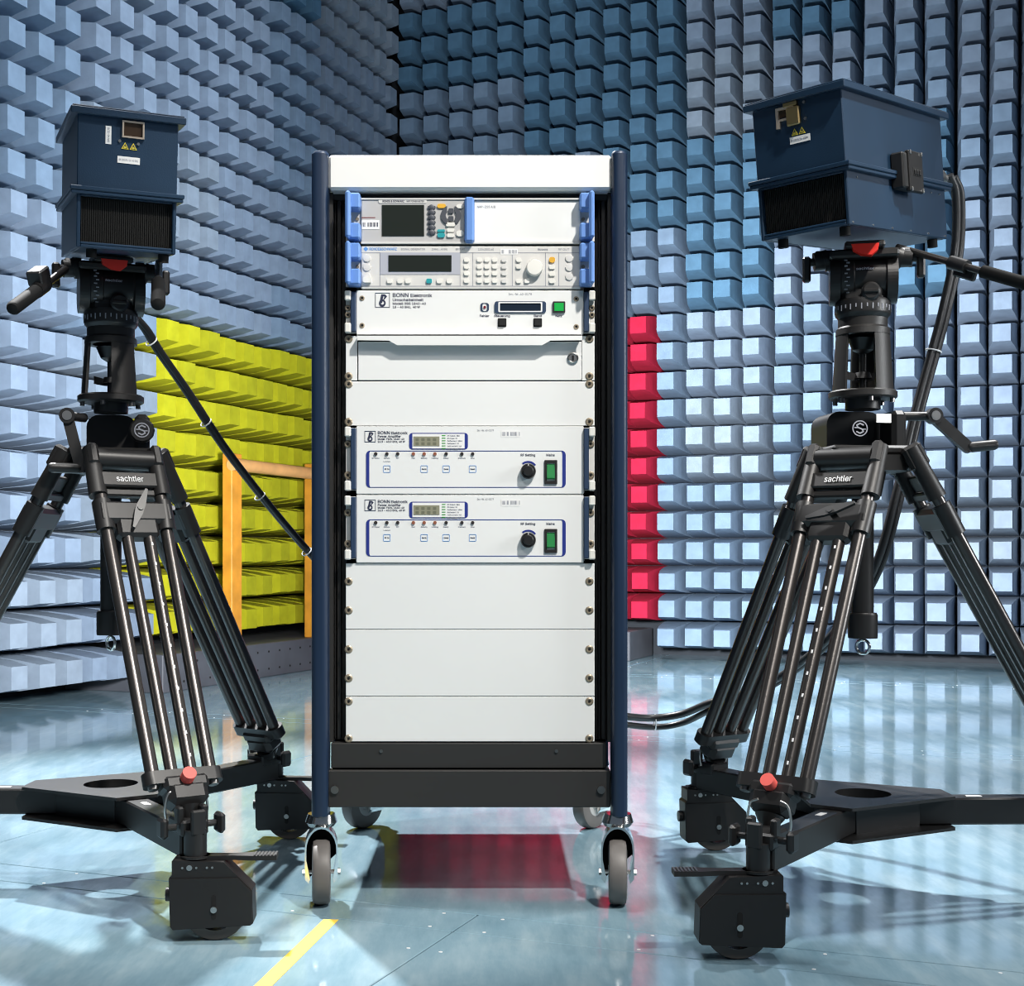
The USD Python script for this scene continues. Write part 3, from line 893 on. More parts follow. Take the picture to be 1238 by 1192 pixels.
def tripod(label, C, feet, zh, lever, crank_px, facing):
    """A two-stage tripod: hub round C, three legs down to the feet, a cranked centre column."""
    root = thing('tripod', label, 'tripod', (C[0], C[1], 0))
    C = V(C[0], C[1], 0)
    for i, fpt in enumerate(feet):
        fpt = V(*fpt)
        rad = fpt - C
        rad[2] = 0
        rad = unit(rad)
        hip = C + rad * .085 + Z_ * zh
        a = unit(fpt - hip)
        t = unit(np.cross(a, rad))
        t = unit(V(-rad[1], rad[0], 0))
        n = unit(np.cross(t, a))
        if n @ rad < 0:
            n = -n
        Lg = np.linalg.norm(fpt - hip)
        leg = part('leg', root)
        R = frame(t, -a)
        P = lambda tt, ll, nn=0.: hip + t * tt + a * ll + n * nn
        # roller and forked bracket
        obj('hip_roller', cyl(P(-.056, 0), P(.056, 0), .021, n=24), m_plastic, leg)
        bk = []
        for sgn in (-1, 1):
            bk += [cyl(P(sgn * .064, -.024), P(sgn * .064, .085), .0155, .018, 20), box(P(sgn * .064, -.004), (.022, .05, .04), .006, R)]
        bk += [box(P(0, .052, .006), (.125, .034, .014), .003, R), box(P(0, .078, -.002), (.12, .016, .014), .003, R)]
        obj('bracket', bk, m_black, leg)
        tdir = t if np.cross(t, -a) @ n > 0 else -t
        obj('lettering', text('sachtler', .0125, P(0, .052, .0133), tdir, -a, False, .0006, .054, True), m_textw, leg, smooth=False, label='white maker lettering')
        # four tubes, collar clamp, foot yoke
        for q, (o0, o1, l0) in enumerate(((-.060, -.053, .08), (.060, .053, .08), (-.0215, -.0175, .155), (.0215, .0175, .155))):
            obj('tube', cyl(P(o0, l0), P(o1, Lg - .07), .0125 if q < 2 else .0115, n=22), m_tube, leg)
        if i == 0:
            q0, q1 = P(.0215, .155), P(.0175, Lg - .07)
            obj('scale_marks', [box(q0 + (q1 - q0) * k / 12 + n * .0116, (.0035, .0065, .0008), R=R) for k in range(1, 12)], m_textw, leg, smooth=False, kind='stuff', label='white scale marks on the tube')
        cl = [box(P(0, .128), (.15, .05, .036), .008, R), box(P(0, .160), (.082, .045, .032), .007, R)]
        for sgn in (-1, 1):
            cl.append(cyl(P(sgn * .0605, .10), P(sgn * .0595, .165), .0185, n=20))
        obj('collar', cl, m_plastic, leg)
        la = lever[i] if isinstance(lever, (list, tuple)) else lever
        ldir = t * math.sin(la) - a * math.cos(la)
        l0 = P(.004, .128, .026)
        lw = unit(np.cross(ldir, n))
        lv = [prism([(-.048, -.0025), (-.012, -.008), (0, -.009), (.012, -.008), (.048, -.0025), (.048, .0025), (.012, .008), (-.012, .008), (-.048, .0025)], .007, l0, ldir, lw, -.0035)]
        obj('clamp_lever', lv + [cyl(P(.004, .128, .014), P(.004, .128, .032), .006, n=12)], m_black if i else m_blacklever, leg)
        obj('foot_yoke', [prism(rrect(.146, .036, .017), .024, P(0, Lg - .075), t, n, -.012), box(P(0, Lg - .062), (.085, .03, .046), .008, R)], m_plastic, leg)
        obj('foot', [box(P(0, Lg - .042), (.074, .044, .052), .011, R), lathe(P(0, Lg - .018), a, [(.0, 0), (.026, 0), (.020, .010), (.008, .026), (0, .027)], 20)], m_plastic, leg)
        obj('release_knob', cyl(P(0, Lg - .066, .018), P(0, Lg - .070, .040), .0125, n=20), m_redknob, leg, label='red release knob')
        for sgn in (-1, 1):
            obj('tube_plug', lathe(P(sgn * .056, Lg - .064), a, [(.010, 0), (.009, .007), (.006, .008), (0, .008)], 16), m_dsteel, leg)
    # hub, crank housing, column
    fx = unit(V(facing[0], facing[1], 0))          # to the right across the housing's front
    fn = np.cross(fx, Z_)                          # out of its front
    RB = frame(fx, np.cross(Z_, fx))
    hub = [prism(rrect(.15, .13, .03), .03, C + Z_ * (zh - .022), X_, Y_), lathe(C + Z_ * (zh - .07), Z_, [(0, 0), (.035, 0), (.045, .05), (0, .05)], 24)]
    for fpt in feet:
        rad = unit(V(*fpt) * (1, 1, 0) - C)
        tt = V(-rad[1], rad[0], 0)
        hub.append(box(C + rad * .055 + Z_ * zh, (.05, .09, .03), .006, frame(rad, tt)))
    obj('hub', hub, m_black, root)
    hw = .100 if crank_px == 'left' else .114
    prof = union_all([rrect(hw, .076, .026), affinity.translate(rrect(hw, .05, .003), 0, -.013)])
    hs = prism(prof, .088, C + Z_ * (zh + .064) - fn * .044, fx, Z_, -.088)
    obj('crank_housing', [hs, box(C + Z_ * (zh + .018), (.165, .115, .018), .005, RB), box(C + fx * .062 + Z_ * (zh + .055), (.03, .07, .085), .008, RB)], m_plastic, root)
    if crank_px == 'right':
        obj('badge', s_mark(C + fn * .0446 - fx * .024 + Z_ * (zh + .06), fx, Z_, .0155), m_printgrey, root, smooth=False, label='round maker badge')
        obj('housing_label', prism(rrect(.030, .0175, .001), .0006, C + fn * .0446 + fx * .024 + Z_ * (zh + .080), fx, Z_), m_label, root, smooth=False, label='white sticker')
        ax0 = C + fx * .07 + fn * .01 + Z_ * (zh + .088)
        ax1 = ax0 + fx * .065 + fn * .01
        tipp = ax1 + fx * .067 - Z_ * .062 + fn * .012
        hend = tipp + fx * .055 + Z_ * .006 + fn * .01
    else:
        kc = C + fx * .062 + fn * .06 + Z_ * (zh + .062)
        kb = obj('lock_knob', [lathe(kc, fn, [(.024, -.018), (.025, -.012), (.0255, 0), (.022, .005), (0, .005)], 12), cyl(kc - fn * .05, kc, .013, n=14)], m_plastic, root, smooth=20)
        obj('badge', s_mark(kc + fn * .0052, fx, Z_, .015), m_printgrey, kb, smooth=False)
        ax0 = C - fx * .05 + fn * .02 + Z_ * (zh + .088)
        ax1 = ax0 - fx * .032 + fn * .03
        tipp = ax1 + fx * .026 - Z_ * .105 + fn * .014
        hend = tipp - fx * .06 + fn * .008
    cr = part('crank', root)
    obj('axle', cyl(ax0, ax1, .009, n=14), m_plastic, cr)
    d0 = unit(tipp - ax1)
    w0 = unit(np.cross(d0, fn))
    l1 = np.linalg.norm(tipp - ax1)
    obj('crank_arm', [prism(affinity.translate(rrect(l1 + .02, .022, .010), l1 / 2, 0), .012, ax1, d0, w0, -.006), cyl(ax1 - fn * .006, ax1 + fn * .014, .0155, n=20)], m_plastic, cr)
    obj('arm_cap', cyl(ax1 + fn * .014, ax1 + fn * .0155, .0095, n=18), m_steel, cr, label='pale round cap')
    obj('crank_grip', [tube([tipp, tipp + (hend - tipp) * .12, tipp + (hend - tipp) * .9, hend], [.008, .0105, .0105, .008], 16)], m_plastic, cr)
    obj('centre_column', [cyl(C + Z_ * .55, C + Z_ * (zh - .03), .021, n=24)], m_plastic, root)
    ce = obj('column_end', [lathe(C + Z_ * .505, Z_, [(0, 0), (.028, 0), (.0285, .004), (.0285, .045), (.026, .05), (0, .05)], 24)], m_plastic, root)
    obj('hook_ring', [torus(C + Z_ * .488 - Y_ * .0, X_ * .6 + Y_ * .8, .0135, .0032)], m_chrome, ce, label='steel hook ring')
    return root, C


m_blacklever = mat('grey_lever', (.10, .10, .10), .35, metal=.6)


def dolly(label, C, posts, casters_, zt=.200, names=None):
    """A three-armed rolling spreader: hub plates with a round hole, box arms, braked casters."""
    C = V(C[0], C[1], 0)
    root = thing('tripod_dolly', label, 'dolly', C)
    dirs = [unit(V(*p, 0) - C) for p in posts]
    pts = []
    for d in dirs:
        t = V(-d[1], d[0], 0)
        for k in (-.038, .038):
            q = d * .165 + t * k
            pts.append((q[0], q[1]))
    plate = Polygon(pts).convex_hull.buffer(.004)
    holed = plate.difference(Point(0, 0).buffer(.054, quad_segs=12))
    obj('hub_plate', prism(holed, .006, C + Z_ * (zt - .006), X_, Y_), m_black, root, smooth=25)
    obj('hub_plate', prism(holed, .006, C + Z_ * (zt - .066), X_, Y_), m_black, root, smooth=25)
    obj('hub_web', prism(affinity.scale(plate, .62, .62, origin=(0, 0)).difference(Point(0, 0).buffer(.054, quad_segs=12)), .056, C + Z_ * (zt - .061), X_, Y_), m_black, root, smooth=25)
    obj('hub_stud', [cyl(C + V(q[0], q[1], 0) * .55 + Z_ * (zt - .06), C + V(q[0], q[1], 0) * .55 + Z_ * (zt - .006), .006, n=10) for q in pts[::2]], m_black, root)
    for i, (d, pst) in enumerate(zip(dirs, posts)):
        t = V(-d[1], d[0], 0)
        L = np.linalg.norm(V(*pst, 0) - C)
        arm = part('arm', root)
        RR = frame(d, t)
        obj('beam', box(C + d * (.075 + L - .012) / 2 + d * 0 + Z_ * (zt - .033), (L - .012 - .075, .046, .052), .003, RR), m_black, arm)
        obj('sticker', box(C + d * .22 + Z_ * (zt - .0066), (.03, .012, .0006), R=RR), m_label, arm, smooth=False)
        e = V(*pst, 0)
        bk = [cyl(e + Z_ * (zt - .055), e + Z_ * (zt - .010), .020, n=24), box(e - d * .035 + Z_ * (zt - .008), (.07, .05, .028), .004, RR)]
        for sgn in (-1, 1):
            bk.append(box(e - d * .02 + t * sgn * .022 + Z_ * (zt + .012), (.022, .012, .034), .003, RR))
        bk.append(box(e + d * .014 + Z_ * (zt + .004), (.012, .026, .044), .003, RR))
        obj('foot_clamp', bk, m_plastic, arm)
        for sgn in (-1, 1):
            obj('clamp_knob', [cyl(e - d * .02 + t * sgn * .028 + Z_ * (zt - .006), e - d * .02 + t * sgn * .046 + Z_ * (zt - .006), .006, n=10), box(e - d * .02 + t * sgn * .052 + Z_ * (zt - .006), (.030, .014, .036), .005, RR)], m_plastic, arm)
        hk = []
        for sgn in (-1, 1):
            b0 = e - d * .045 + t * sgn * .036 + Z_ * (zt + .0)
            hk.append(tube(spline([b0, b0 + Z_ * .02 + t * sgn * .003, b0 + Z_ * .046 - t * sgn * .002, b0 + Z_ * .054 - t * sgn * .016], 5), .0022, 8))
        obj('wire_bail', hk, m_steel, arm, label='bent wire bail')
        # caster: swivel post, housing with a cut corner, wheel and pedal
        side, yaw = casters_[i]
        cx_ = V(math.cos(yaw), math.sin(yaw), 0) * side        # from the post towards the cut corner
        nn = np.cross(V(math.cos(yaw), math.sin(yaw), 0), Z_)   # the housing's face
        cs = part('braked_caster', root)
        ty = e + Z_ * (zt - .052)
        th = .052
        zz = zt - .058
        outline = [(-.036, zz), (.052, zz - .004), (.101, .088), (.103, .032), (.098, .028), (-.034, .022), (-.039, .028), (-.041, .112), (-.036, .116)]
        nb = np.cross(cx_, Z_)
        hp = Polygon(outline).buffer(-.002).buffer(.002)
        obj('housing', prism(hp, th, e, cx_, Z_, -th / 2), m_black, cs, smooth=25)
        obj('side_plate', [prism(affinity.scale(hp.intersection(sbox(-.1, 0, .2, .112)), .985, .97), .003, e, cx_, Z_, (th / 2 if nb @ nn > 0 else -th / 2 - .003))], m_black, cs, smooth=25)
        fo = th / 2 + .003
        wc = e + cx_ * .036 + Z_ * .057
        obj('slot', prism(rrect(.0085, .042, .004), .0008, wc + Z_ * .004 + nn * (fo - .0002), unit(V(math.cos(yaw), math.sin(yaw), 0)), Z_), m_dark, cs)
        obj('axle_bolt', [cyl(wc + nn * fo, wc + nn * (fo + .003), .0055, n=14), cyl(wc + nn * (fo + .003), wc + nn * (fo + .0034), .0022, n=8)], m_steel, cs)
        obj('small_screw', [cyl(e + cx_ * q + Z_ * (zz - .013) + nn * th / 2, e + cx_ * q + Z_ * (zz - .013) + nn * (th / 2 + .0015), r_, n=10) for q, r_ in ((-.018, .002), (-.006, .005), (.006, .002), (.024, .002), (.033, .002))], m_steel, cs)
        tyre = [(.040, -.014), (.0555, -.0145), (.057, -.011), (.057, .011), (.0555, .0145), (.040, .014), (.040, -.014)]
        wh = obj('wheel', lathe(wc, nb, tyre, 36), m_wheel, cs)
        sp = [cyl(wc - nb * .012, wc + nb * .012, .013, n=16)]
        for k in range(5):
            an = 2 * math.pi * k / 5 + .6
            dd = cx_ * math.cos(an) + Z_ * math.sin(an)
            sp.append(box(wc + dd * .026, (.034, .013, .016), .002, frame(dd, np.cross(nb, dd))))
        obj('spokes', sp, m_wheel, wh)
        obj('side_knob', [cyl(e - cx_ * .041 + Z_ * .078, e - cx_ * .050 + Z_ * .078, .012, n=14)], m_plastic, cs)
        obj('swivel_head', [cyl(e + Z_ * (zt - .058), e + Z_ * (zt - .054), .026, n=24)], m_black, cs)
        pd = prism([(-.03, -.012), (.03, -.013), (.066, -.010), (.10, -.016), (.142, -.016), (.142, .016), (.10, .016), (.066, .010), (.03, .013), (-.03, .012)], .008, e + Z_ * (zt - .062), cx_, np.cross(Z_, cx_))
        rid = [box(e + cx_ * (.104 + .006 * k) + Z_ * (zt - .0535), (.003, .03, .002), R=frame(cx_, np.cross(Z_, cx_))) for k in range(7)]
        pe = obj('brake_pedal', pd, m_black, cs)
        obj('pedal_ribs', rid, m_blacklever, pe, smooth=False)
    return root


m_wheel = mat('caster_wheel_brown', (.10, .088, .078), .5)


def riser(label, C, z0, z1, turn):
    """The windowed pedestal between tripod and head."""
    C = V(C[0], C[1], 0)
    root = thing('pedestal_adapter', label, 'adapter', C + Z_ * z0)
    h = z1 - z0
    obj('neck', [cyl(C + Z_ * (z0 - .0), C + Z_ * (z0 + .026), .034, n=28)], m_plastic, root)
    obj('base_plate', [lathe(C + Z_ * (z0 + .02), Z_, [(0, 0), (.062, 0), (.066, .003), (.066, .013), (.0625, .016), (0, .016)], 36)], m_black, root)
    for a_ in (-.5, -1.57, -2.64, .6, 1.57, 2.5):
        o = C + V(.057 * math.cos(a_), .057 * math.sin(a_), z0)
        obj('plate_screw', cyl(o + Z_ * .012, o + Z_ * .022, .005, n=8), m_dsteel, root)
    zb, zc = z0 + .036, z1 - .032
    for k in range(3):
        a0 = turn + k * 2 * math.pi / 3
        rb_, rt_ = .0585, .0515
        rM = lambda z: rb_ + (rt_ - rb_) * (z - zb) / (zc - zb)
        prof = [(rM(zb) - .006, zb), (rM(zb), zb), (rM(zc), zc), (rM(zc) - .006, zc), (rM(zb) - .006, zb)]
        obj('wall_rib', lathe(C, Z_, prof, 8, a0, a0 + math.radians(60)), m_black, root)
    obj('top_ring', lathe(C + Z_ * zc, Z_, [(.036, 0), (.0525, 0), (.0515, .012), (.0475, .016), (.0475, .032), (.036, .032), (.036, 0)], 32), m_black, root)
    obj('clamp_bolt', [cyl(C + Z_ * (zb - .002), C + Z_ * zc, .007, n=12), lathe(C + Z_ * (zb + .025), Z_, [(0, 0), (.018, 0), (.014, .012), (0, .014)], 16), lathe(C + Z_ * (zc - .04), Z_, [(0, 0), (.02, .012), (.03, .034), (0, .034)], 16)], m_plastic, root)
    obj('wing_nut', [prism([(-.034, -.004), (-.012, -.008), (.012, -.008), (.034, -.004), (.034, .012), (.012, .006), (-.012, .006), (-.034, .012)], .007, C + Z_ * (zb + .028), X_, Z_, -.0035)], m_plastic, root)
    return root


def head(label, C, z0, yaw, pitch, pz, bars):
    """A fluid head: bowl ring with scale, drum between two cheeks, camera plate, red catch and pan-bar sockets."""
    C = V(C[0], C[1], 0)
    x = V(math.cos(yaw), math.sin(yaw), 0)
    y = np.cross(Z_, x)
    R = frame(x, y)
    root = thing('fluid_head', label, 'tripod head', C + Z_ * z0)
    Q = lambda a_, b_, c_: C + x * a_ + y * b_ + Z_ * (z0 + c_)
    obj('bowl_ring', [lathe(Q(0, 0, 0), Z_, [(0, 0), (.047, 0), (.052, .006), (.0535, .010), (.0535, .030), (.051, .036), (0, .036)], 40)], m_plastic, root)
    obj('scale_marks', [box(C + V(.0537 * math.cos(a_), .0537 * math.sin(a_), z0 + (.020 if k % 2 else .018)), (.0012, .0022, .007 if k % 2 else .011), R=frame((math.cos(a_), math.sin(a_), 0), (-math.sin(a_), math.cos(a_), 0))) for k, a_ in enumerate(np.arange(0, 2 * math.pi, .2))], m_printgrey, root, smooth=False)
    zc = .082
    obj('drum', [lathe(Q(-.045, 0, zc), x, [(0, 0), (.042, 0), (.044, .004), (.044, .026), (.041, .028), (.041, .086), (.044, .090), (0, .090)], 36), box(Q(0, 0, .046), (.088, .062, .036), .01, R)], m_plastic, root)
    obj('drum_ring', [box(Q(-.034 + .004 * (k % 2), 0, zc) + (-y * math.cos(t_) + Z_ * math.sin(t_)) * .0442, (.006, .002, .005), R=frame(x, Z_ * math.cos(t_) + y * math.sin(t_))) for k, t_ in enumerate(np.arange(-1.0, 1.1, .17))], m_printgrey, root, smooth=False)
    obj('maker_lettering', text('sachtler', .005, Q(.002, -.0415, zc + .010), x, Z_, True, .0006, .034, True), m_printgrey, root, smooth=False)
    for s in (-1, 1):
        ck = Point(0, -.004).buffer(.047, quad_segs=12)
        ck = union_all([ck, Polygon([(-.040, .010), (-.020, .048), (.020, .048), (.040, .010)])])
        o = Q(s * .054, 0, zc - .002)
        c_ = obj('cheek', prism(ck.buffer(-.004).buffer(.004), .020, o, y, Z_, -.010), m_plastic, root)
        if s > 0:
            obj('badge', s_mark(o + x * .0102 - Z_ * .004, y, Z_, .024), m_printgrey, c_, smooth=False)
    obj('dial', [lathe(Q(.012, -.040, .046), -y, [(.018, 0), (.018, .012), (.014, .016), (0, .016)], 20), box(Q(.012, -.058, .046), (.03, .005, .008), .002, R)], m_plastic, root)
    RP = trimesh.transformations.rotation_matrix(pitch, x, Q(0, 0, pz))

    def tl(m):
        m.apply_transform(RP)
        return m

    obj('camera_plate', [tl(box(Q(0, 0, pz - .008), (.13, .11, .016), .004, R)), tl(box(Q(0, 0, pz + .006), (.075, .14, .012), .003, R))], m_black, root)
    obj('plate_catch', tl(prism([(-.026, .009), (.026, .009), (.024, -.003), (.012, -.013), (-.006, -.011), (-.022, -.002)], .02, Q(-.0, -.054, pz - .004), x, Z_)), m_red, root, label='red plate catch')
    for s in (-1, 1):
        rs = part('pan_bar_socket', root)
        obj('rosette', [cyl(Q(s * .062, .0, .12), Q(s * .094, -.004, .116), .018, n=22), cyl(Q(s * .066, .0, .12), Q(s * .075, .0, .118), .021, n=22)], m_plastic, rs)
        obj('socket_arm', [box(Q(s * .075, .0, .122), (.04, .03, .03), .006, R)], m_plastic, rs)
        obj('lock_lever', [box(Q(s * .108, -.012, .10), (.016, .02, .05), .004, R), cyl(Q(s * .09, -.006, .116), Q(s * .108, -.01, .114), .008, n=12)], m_plastic, rs)
    for bar in bars:
        pb = part('pan_bar', root)
        pts, r0, grip, blockp = bar
        p0, p1 = V(*pts[0]), V(*pts[1])
        dd = unit(p1 - p0)
        L = np.linalg.norm(p1 - p0)
        obj('bar', cyl(p0, p0 + dd * (L * grip + .004), r0, n=18), m_tube, pb)
        obj('grip', tube([p0 + dd * L * grip, p0 + dd * (L * grip + .004), p1 - dd * .008, p1 - dd * .002, p1], [r0 * 1.1, r0 * 1.75, r0 * 1.75, r0 * 1.4, r0 * .6], 18), m_rubber2, pb)
        if blockp is not None:
            bp_, bs, by = blockp
            pc = p0 + dd * L * bp_
            RR = frame(dd, np.cross(Z_, dd))
            obj('joint_clamp', [cyl(pc - dd * .018, pc + dd * .022, r0 * 1.9, n=18), box(pc + V(*by), bs, .003, RR)], m_plastic, pb)
    return root


def antenna_box(label, O, yaw, pitch, roll, ws, right):
    """A painted metal module tilted on its head: O the lower left corner of the front, flanged lid and flanged middle."""
    wf, h = .183, .257
    x, y = V(math.cos(yaw), math.sin(yaw), 0), V(-math.sin(yaw), math.cos(yaw), 0)
    R = frame(x, y)
    O = V(*O)
    ctr = O + x * wf / 2 + y * ws / 2
    root = thing('antenna_module', label, 'antenna module', ctr)
    Rr = trimesh.transformations.rotation_matrix(pitch, x, O) @ trimesh.transformations.rotation_matrix(roll, y, O)
    Q = lambda a_, b_, c_: O + x * a_ + y * b_ + Z_ * c_

    def o_(name, meshes, m, parent=None, **k):
        meshes = trimesh.util.concatenate(meshes if isinstance(meshes, list) else [meshes])
        meshes.apply_transform(Rr)
        return obj(name, meshes, m, parent or root, **k)

    mid = .106
    b3 = lambda a0, a1, b0, b1, c0, c1, bev=.0015: box(Q((a0 + a1) / 2, (b0 + b1) / 2, (c0 + c1) / 2), (a1 - a0, b1 - b0, c1 - c0), bev, R)
    o_('upper_body', b3(0, wf, 0, ws, mid, h - .01), m_boxblue)
    e = .013
    o_('lid', [b3(-e, wf + e, -e, ws + e, h - .016, h - .003), b3(-e + .003, wf + e - .003, -e + .003, ws + e - .003, h - .003, h)], m_boxblue)
    o_('flange', [b3(-e, wf + e, -e, ws + e, mid - .002, mid + .006), b3(-e + .002, wf + e - .002, -e + .002, ws + e - .002, mid - .009, mid - .002)], m_boxblue)
    lo = [b3(0, .007, 0, ws, 0, mid), b3(wf - .007, wf, 0, ws, 0, mid), b3(.007, wf - .007, 0, ws, 0, .006), b3(.007, wf - .007, 0, .006, .006, .011), b3(.007, wf - .007, 0, .006, mid - .012, mid), b3(.007, wf - .007, ws - .006, ws, .006, mid)]
    o_('lower_body', lo, m_boxblue, smooth=False)
    o_('filter_mat', [b3(.007, wf - .007, .012, .02, .011, mid - .012, 0)] + [b3(a_, a_ + .0019, .009, .012, .011, mid - .012, 0) for a_ in np.arange(.009, wf - .010, .0039)], m_filter, smooth=False, label='black ribbed air filter')
    # waveguide port, warning triangles, labels on the front
    fy = -.0005
    px0, pz0 = (.0795, h - .050) if not right else (.052, h - .043)
    pw, ph = (.0405, .031) if not right else (.031, .021)
    if right:
        po = Polygon([(0, ph), (pw + .006, ph), (pw + .006, ph - .005), (.005, ph - .005), (.005, 0), (pw * .8, 0), (pw * .8, -.004), (.007, -.004), (.007, -.017), (0, -.017)])
    else:
        po = sbox(0, 0, pw, ph).difference(sbox(.0032, .0032, pw - .0032, ph - .0032))
    wp = o_('waveguide_port', prism(po, .006, Q(px0, fy, pz0), x, Z_), m_port)
    o_('port_opening', prism(sbox(.003, .003, pw - .003, ph - .003), .001, Q(px0, fy, pz0), x, Z_), m_portdark, wp, smooth=False)
    if right:
        o_('port_flange', [b3(px0 + pw * .72, px0 + pw * .72 + .027, -.010, fy, pz0 - .017, pz0 + ph - .004, .002), b3(px0 + pw * .72 - .006, px0 + pw * .72 + .022, -.008, fy, pz0 + ph - .002, pz0 + ph + .006, .001)], m_brass, label='brass port flange')
    tx = px0 + (-.001 if not right else .027)
    for k in range(2):
        tri = Polygon([(-.0068, 0), (.0068, 0), (0, .0125)])
        q = Q(tx + .007 + .015 * k, fy, pz0 - (.034 if right else .0205))
        tr = o_('warning_sign', prism(tri, .0008, q, x, Z_), m_yellowlab, smooth=False, label='yellow warning triangle')
        o_('warning_mark', [prism(tri.buffer(-.0014).difference(tri.buffer(-.0021)), .0004, q - y * .0008, x, Z_), prism(Polygon([(-.0006, .0035), (.0013, .0066), (.0002, .0066), (.0009, .0095), (-.0013, .0058), (-.0001, .0058)]), .0004, q - y * .0008, x, Z_)], m_print, tr, smooth=False)
    for q in ((tx - .003, pz0 - .007), (tx + .031, pz0 - .009)) + (((tx + .03, pz0 + ph),) if right else ()):
        o_('screw', cyl(Q(q[0], fy, q[1]), Q(q[0], fy - .003, q[1]), .0028, n=10), m_steel)
    lx, lz = (px0 - .0075, pz0 - .0465) if not right else (px0 + .023, pz0 - .049)
    lb = o_('label', b3(lx, lx + .041, fy - .0006, fy + .001, lz, lz + .0125, 0), m_label, smooth=False, label='white label')
    o_('lettering', text('SN 100178 / 26-40 GHz', .0035, Q(lx + .0025, fy - .0006, lz + .0045), x, Z_, True, .0003, .035), m_printgrey, lb, smooth=False)
    if not right:
        lb = o_('label', b3(.0500, .0605, fy - .0006, fy + .001, h - .0645, h - .032, 0), m_label, smooth=False, label='white upright label')
        o_('lettering', text('INV 40-0178', .0035, Q(.0570, fy - .0006, h - .061), Z_, -x, True, .0003, .026), m_printgrey, lb, smooth=False)
    if right:      # latch on the long side
        lt = part('latch', root)
        a_ = wf
        o_('latch_block', [b3(a_, a_ + .026, .186, .262, mid - .028, mid + .040, .003), b3(a_ + .02, a_ + .030, .206, .268, mid - .034, mid + .044, .002)], m_plastic, lt)
        o_('latch_slot', b3(a_ + .0298, a_ + .0306, .220, .258, mid - .004, mid + .012, 0), m_dark, lt, smooth=False)
        o_('latch_finger', [b3(a_ + .030, a_ + .033, .224 + .011 * k, .231 + .011 * k, mid - .002, mid + .008, .001) for k in range(3)], m_plastic, lt)
        for q in ((.211, mid + .040), (.262, mid + .040), (.211, mid - .030), (.262, mid - .030)):
            o_('screw', b3(a_ + .029, a_ + .0325, q[0] - .0025, q[0] + .0025, q[1] - .004, q[1] + .004, .001), m_steel, lt)
        for q in np.linspace(.012, ws - .012, 6):
            o_('screw', cyl(Q(wf, q, .005), Q(wf + .0015, q, .005), .0018, n=8), m_steel)
        for q in (.04, .30, .33, .37, .41):
            o_('screw', cyl(Q(wf, q, mid - .018), Q(wf + .0015, q, mid - .018), .0018, n=8), m_steel)
        cn = part('connector', root)
        o_('connector_body', [cyl(Q(wf - .02, ws, h * .52), Q(wf - .02, ws + .03, h * .52), .014, n=18), cyl(Q(wf - .02, ws + .03, h * .52), Q(wf - .02, ws + .05, h * .51), .010, n=18)], m_steel, cn)
    for q in ((.03, .03), (wf - .02, .02), (wf - .02, ws - .03), (.03, ws - .03)):
        o_('rubber_foot', cyl(Q(q[0], q[1], -.016), Q(q[0], q[1], 0), .010, n=16), m_rubber2)
    return root, Q


m_port = mat('port_bronze', (.75, .62, .50), .35, metal=.7)
m_portdark = mat('port_inside', (.03, .015, .006), .4)
m_brass = mat('brass', (.62, .46, .22), .35, metal=1.)

# left set ------------------------------------------------------------
CL, CR = (-.785, 2.73), (.726, 2.62)
ZH = .858
LF = [(-.538, 2.355, .203), (-.52, 3.10, .203), (-1.225, 2.73, .203)]
RF = [(.470, 2.285, .203), (.488, 2.985, .203), (1.165, 2.615, .203)]
tripod('black camera tripod left of the rack, its crank on the left side', CL, LF, ZH, [.42, .3, .3], 'left', (math.cos(.25), math.sin(.25)))
dolly('black three-armed rolling spreader under the left tripod', CL, [(-.520, 2.320), (-.518, 3.15), (-1.28, 2.73)], [(1, 0.06), (1, -.1), (1, .3)])
riser('black windowed pedestal adapter on the left tripod', CL, .959, 1.131, math.radians(107))
head('black fluid head with two short pan bars under the left antenna module', CL, 1.1315, math.radians(21.5), math.radians(9.25), .1345,
     [((at(84, 322, 2.70), at(14, 374, 2.45)), .0075, .42, (.52, (.045, .03, .03), (-.004, .0, .022))), ((at(192, 318, 2.72), at(191, 368, 2.40)), .0075, .5, None)])
antenna_box('navy antenna module with upright white label beside its port, on the left tripod', (-.7834, 2.4981, 1.2464), math.radians(21.5), math.radians(9.25), 0., .44, False)
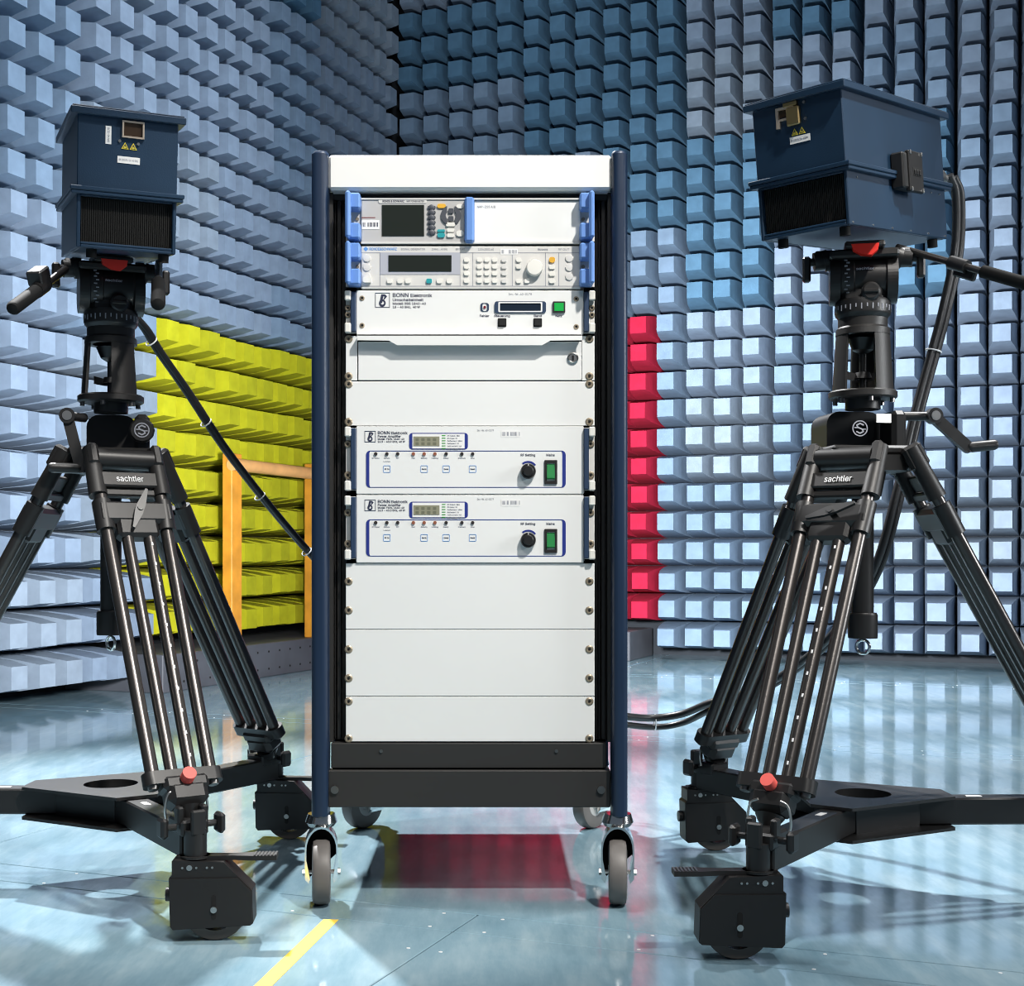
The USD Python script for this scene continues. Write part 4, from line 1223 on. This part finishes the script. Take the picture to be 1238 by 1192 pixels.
# right set -----------------------------------------------------------
tripod('black camera tripod right of the rack, its crank on the right side', CR, RF, ZH - .005, [1.25, .3, .3], 'right', (math.cos(.12), math.sin(.12)))
dolly('black three-armed rolling spreader under the right tripod', CR, [(.439, 2.212), (.467, 3.02), (1.22, 2.63)], [(-1, 0.02), (1, .12), (1, .3)])
riser('black windowed pedestal adapter on the right tripod', CR, .954, 1.131, math.radians(100))
head('black fluid head with one long pan bar under the right antenna module', CR, 1.1315, math.radians(-12), math.radians(0), .128,
     [((at(1085, 299, 2.62), at(1262, 349, 2.35)), .0068, .6, (.44, (.05, .012, .02), (.012, -.004, -.018)))])
antenna_box('navy antenna module with black side latch and brass port, on the right tripod', (.5108, 2.5437, 1.2674), math.radians(-41.4), math.radians(6.7), math.radians(-.77), .44, True)


# ------------------------------------------------------------------ cables
def cable(label, runs, ties, r_tie, loc):
    p = thing('cable_bundle', label, 'cable', loc)
    for pts, r in runs:
        obj('cable', tube(spline(pts, 10), r, 12), m_cable, p)
    for c, d, r in ties:
        obj('cable_tie', torus(c, d, r, .0016, 20, 6), m_textw, p, label='white cable tie')
    return p


L0 = [at(150, 372, 2.84), at(172, 396, 2.87), at(190, 425, 2.90), at(225, 475, 2.96), at(268, 540, 3.02), at(318, 605, 3.10), at(360, 655, 3.18), at(392, 690, 3.22)]
ties = []
for (px, py, d) in ((183, 413, 2.885), (249, 511, 2.99), (314, 600, 3.095), (371, 667, 3.19)):
    ties.append((at(px, py, d), at(px + 5, py + 7, d + .01) - at(px, py, d), .013))
cable('black cable bundle with white ties running from the left head down to the rack', [([p + V(0, 0, .003) for p in L0], .0075), ([p + V(.010, .004, -.004) for p in L0], .0072)], ties, .013, L0[0])
R0 = [at(1150, 212, 2.80), at(1158, 236, 2.82), at(1157, 300, 2.85), at(1143, 370, 2.86), at(1130, 420, 2.87), at(1116, 470, 2.87), at(1103, 520, 2.86), at(1085, 600, 2.84), at(1058, 690, 2.86), at(1010, 765, 2.96), at(950, 815, 3.10)]
B0 = [at(900, 838, 3.18), at(858, 850, 3.24), at(825, 863, 3.30), at(790, 868, 3.32), at(757, 866, 3.28), at(728, 860, 3.25)]
B1 = [at(903, 844, 3.19), at(860, 858, 3.25), at(828, 873, 3.32), at(795, 879, 3.34), at(757, 876, 3.30), at(728, 870, 3.27)]
cable('two black cables from the right antenna module, sagging low across to the rack', [([p + V(-.004, 0, 0) for p in R0] + B0, .009), ([p + V(.009, .006, -.002) for p in R0] + B1, .0078)],
      [(at(1128, 424, 2.87) + V(.002, .003, 0), at(1126, 432, 2.87) - at(1128, 424, 2.87), .0165), (at(792, 873, 3.33), X_, .019)], .0165, R0[0])
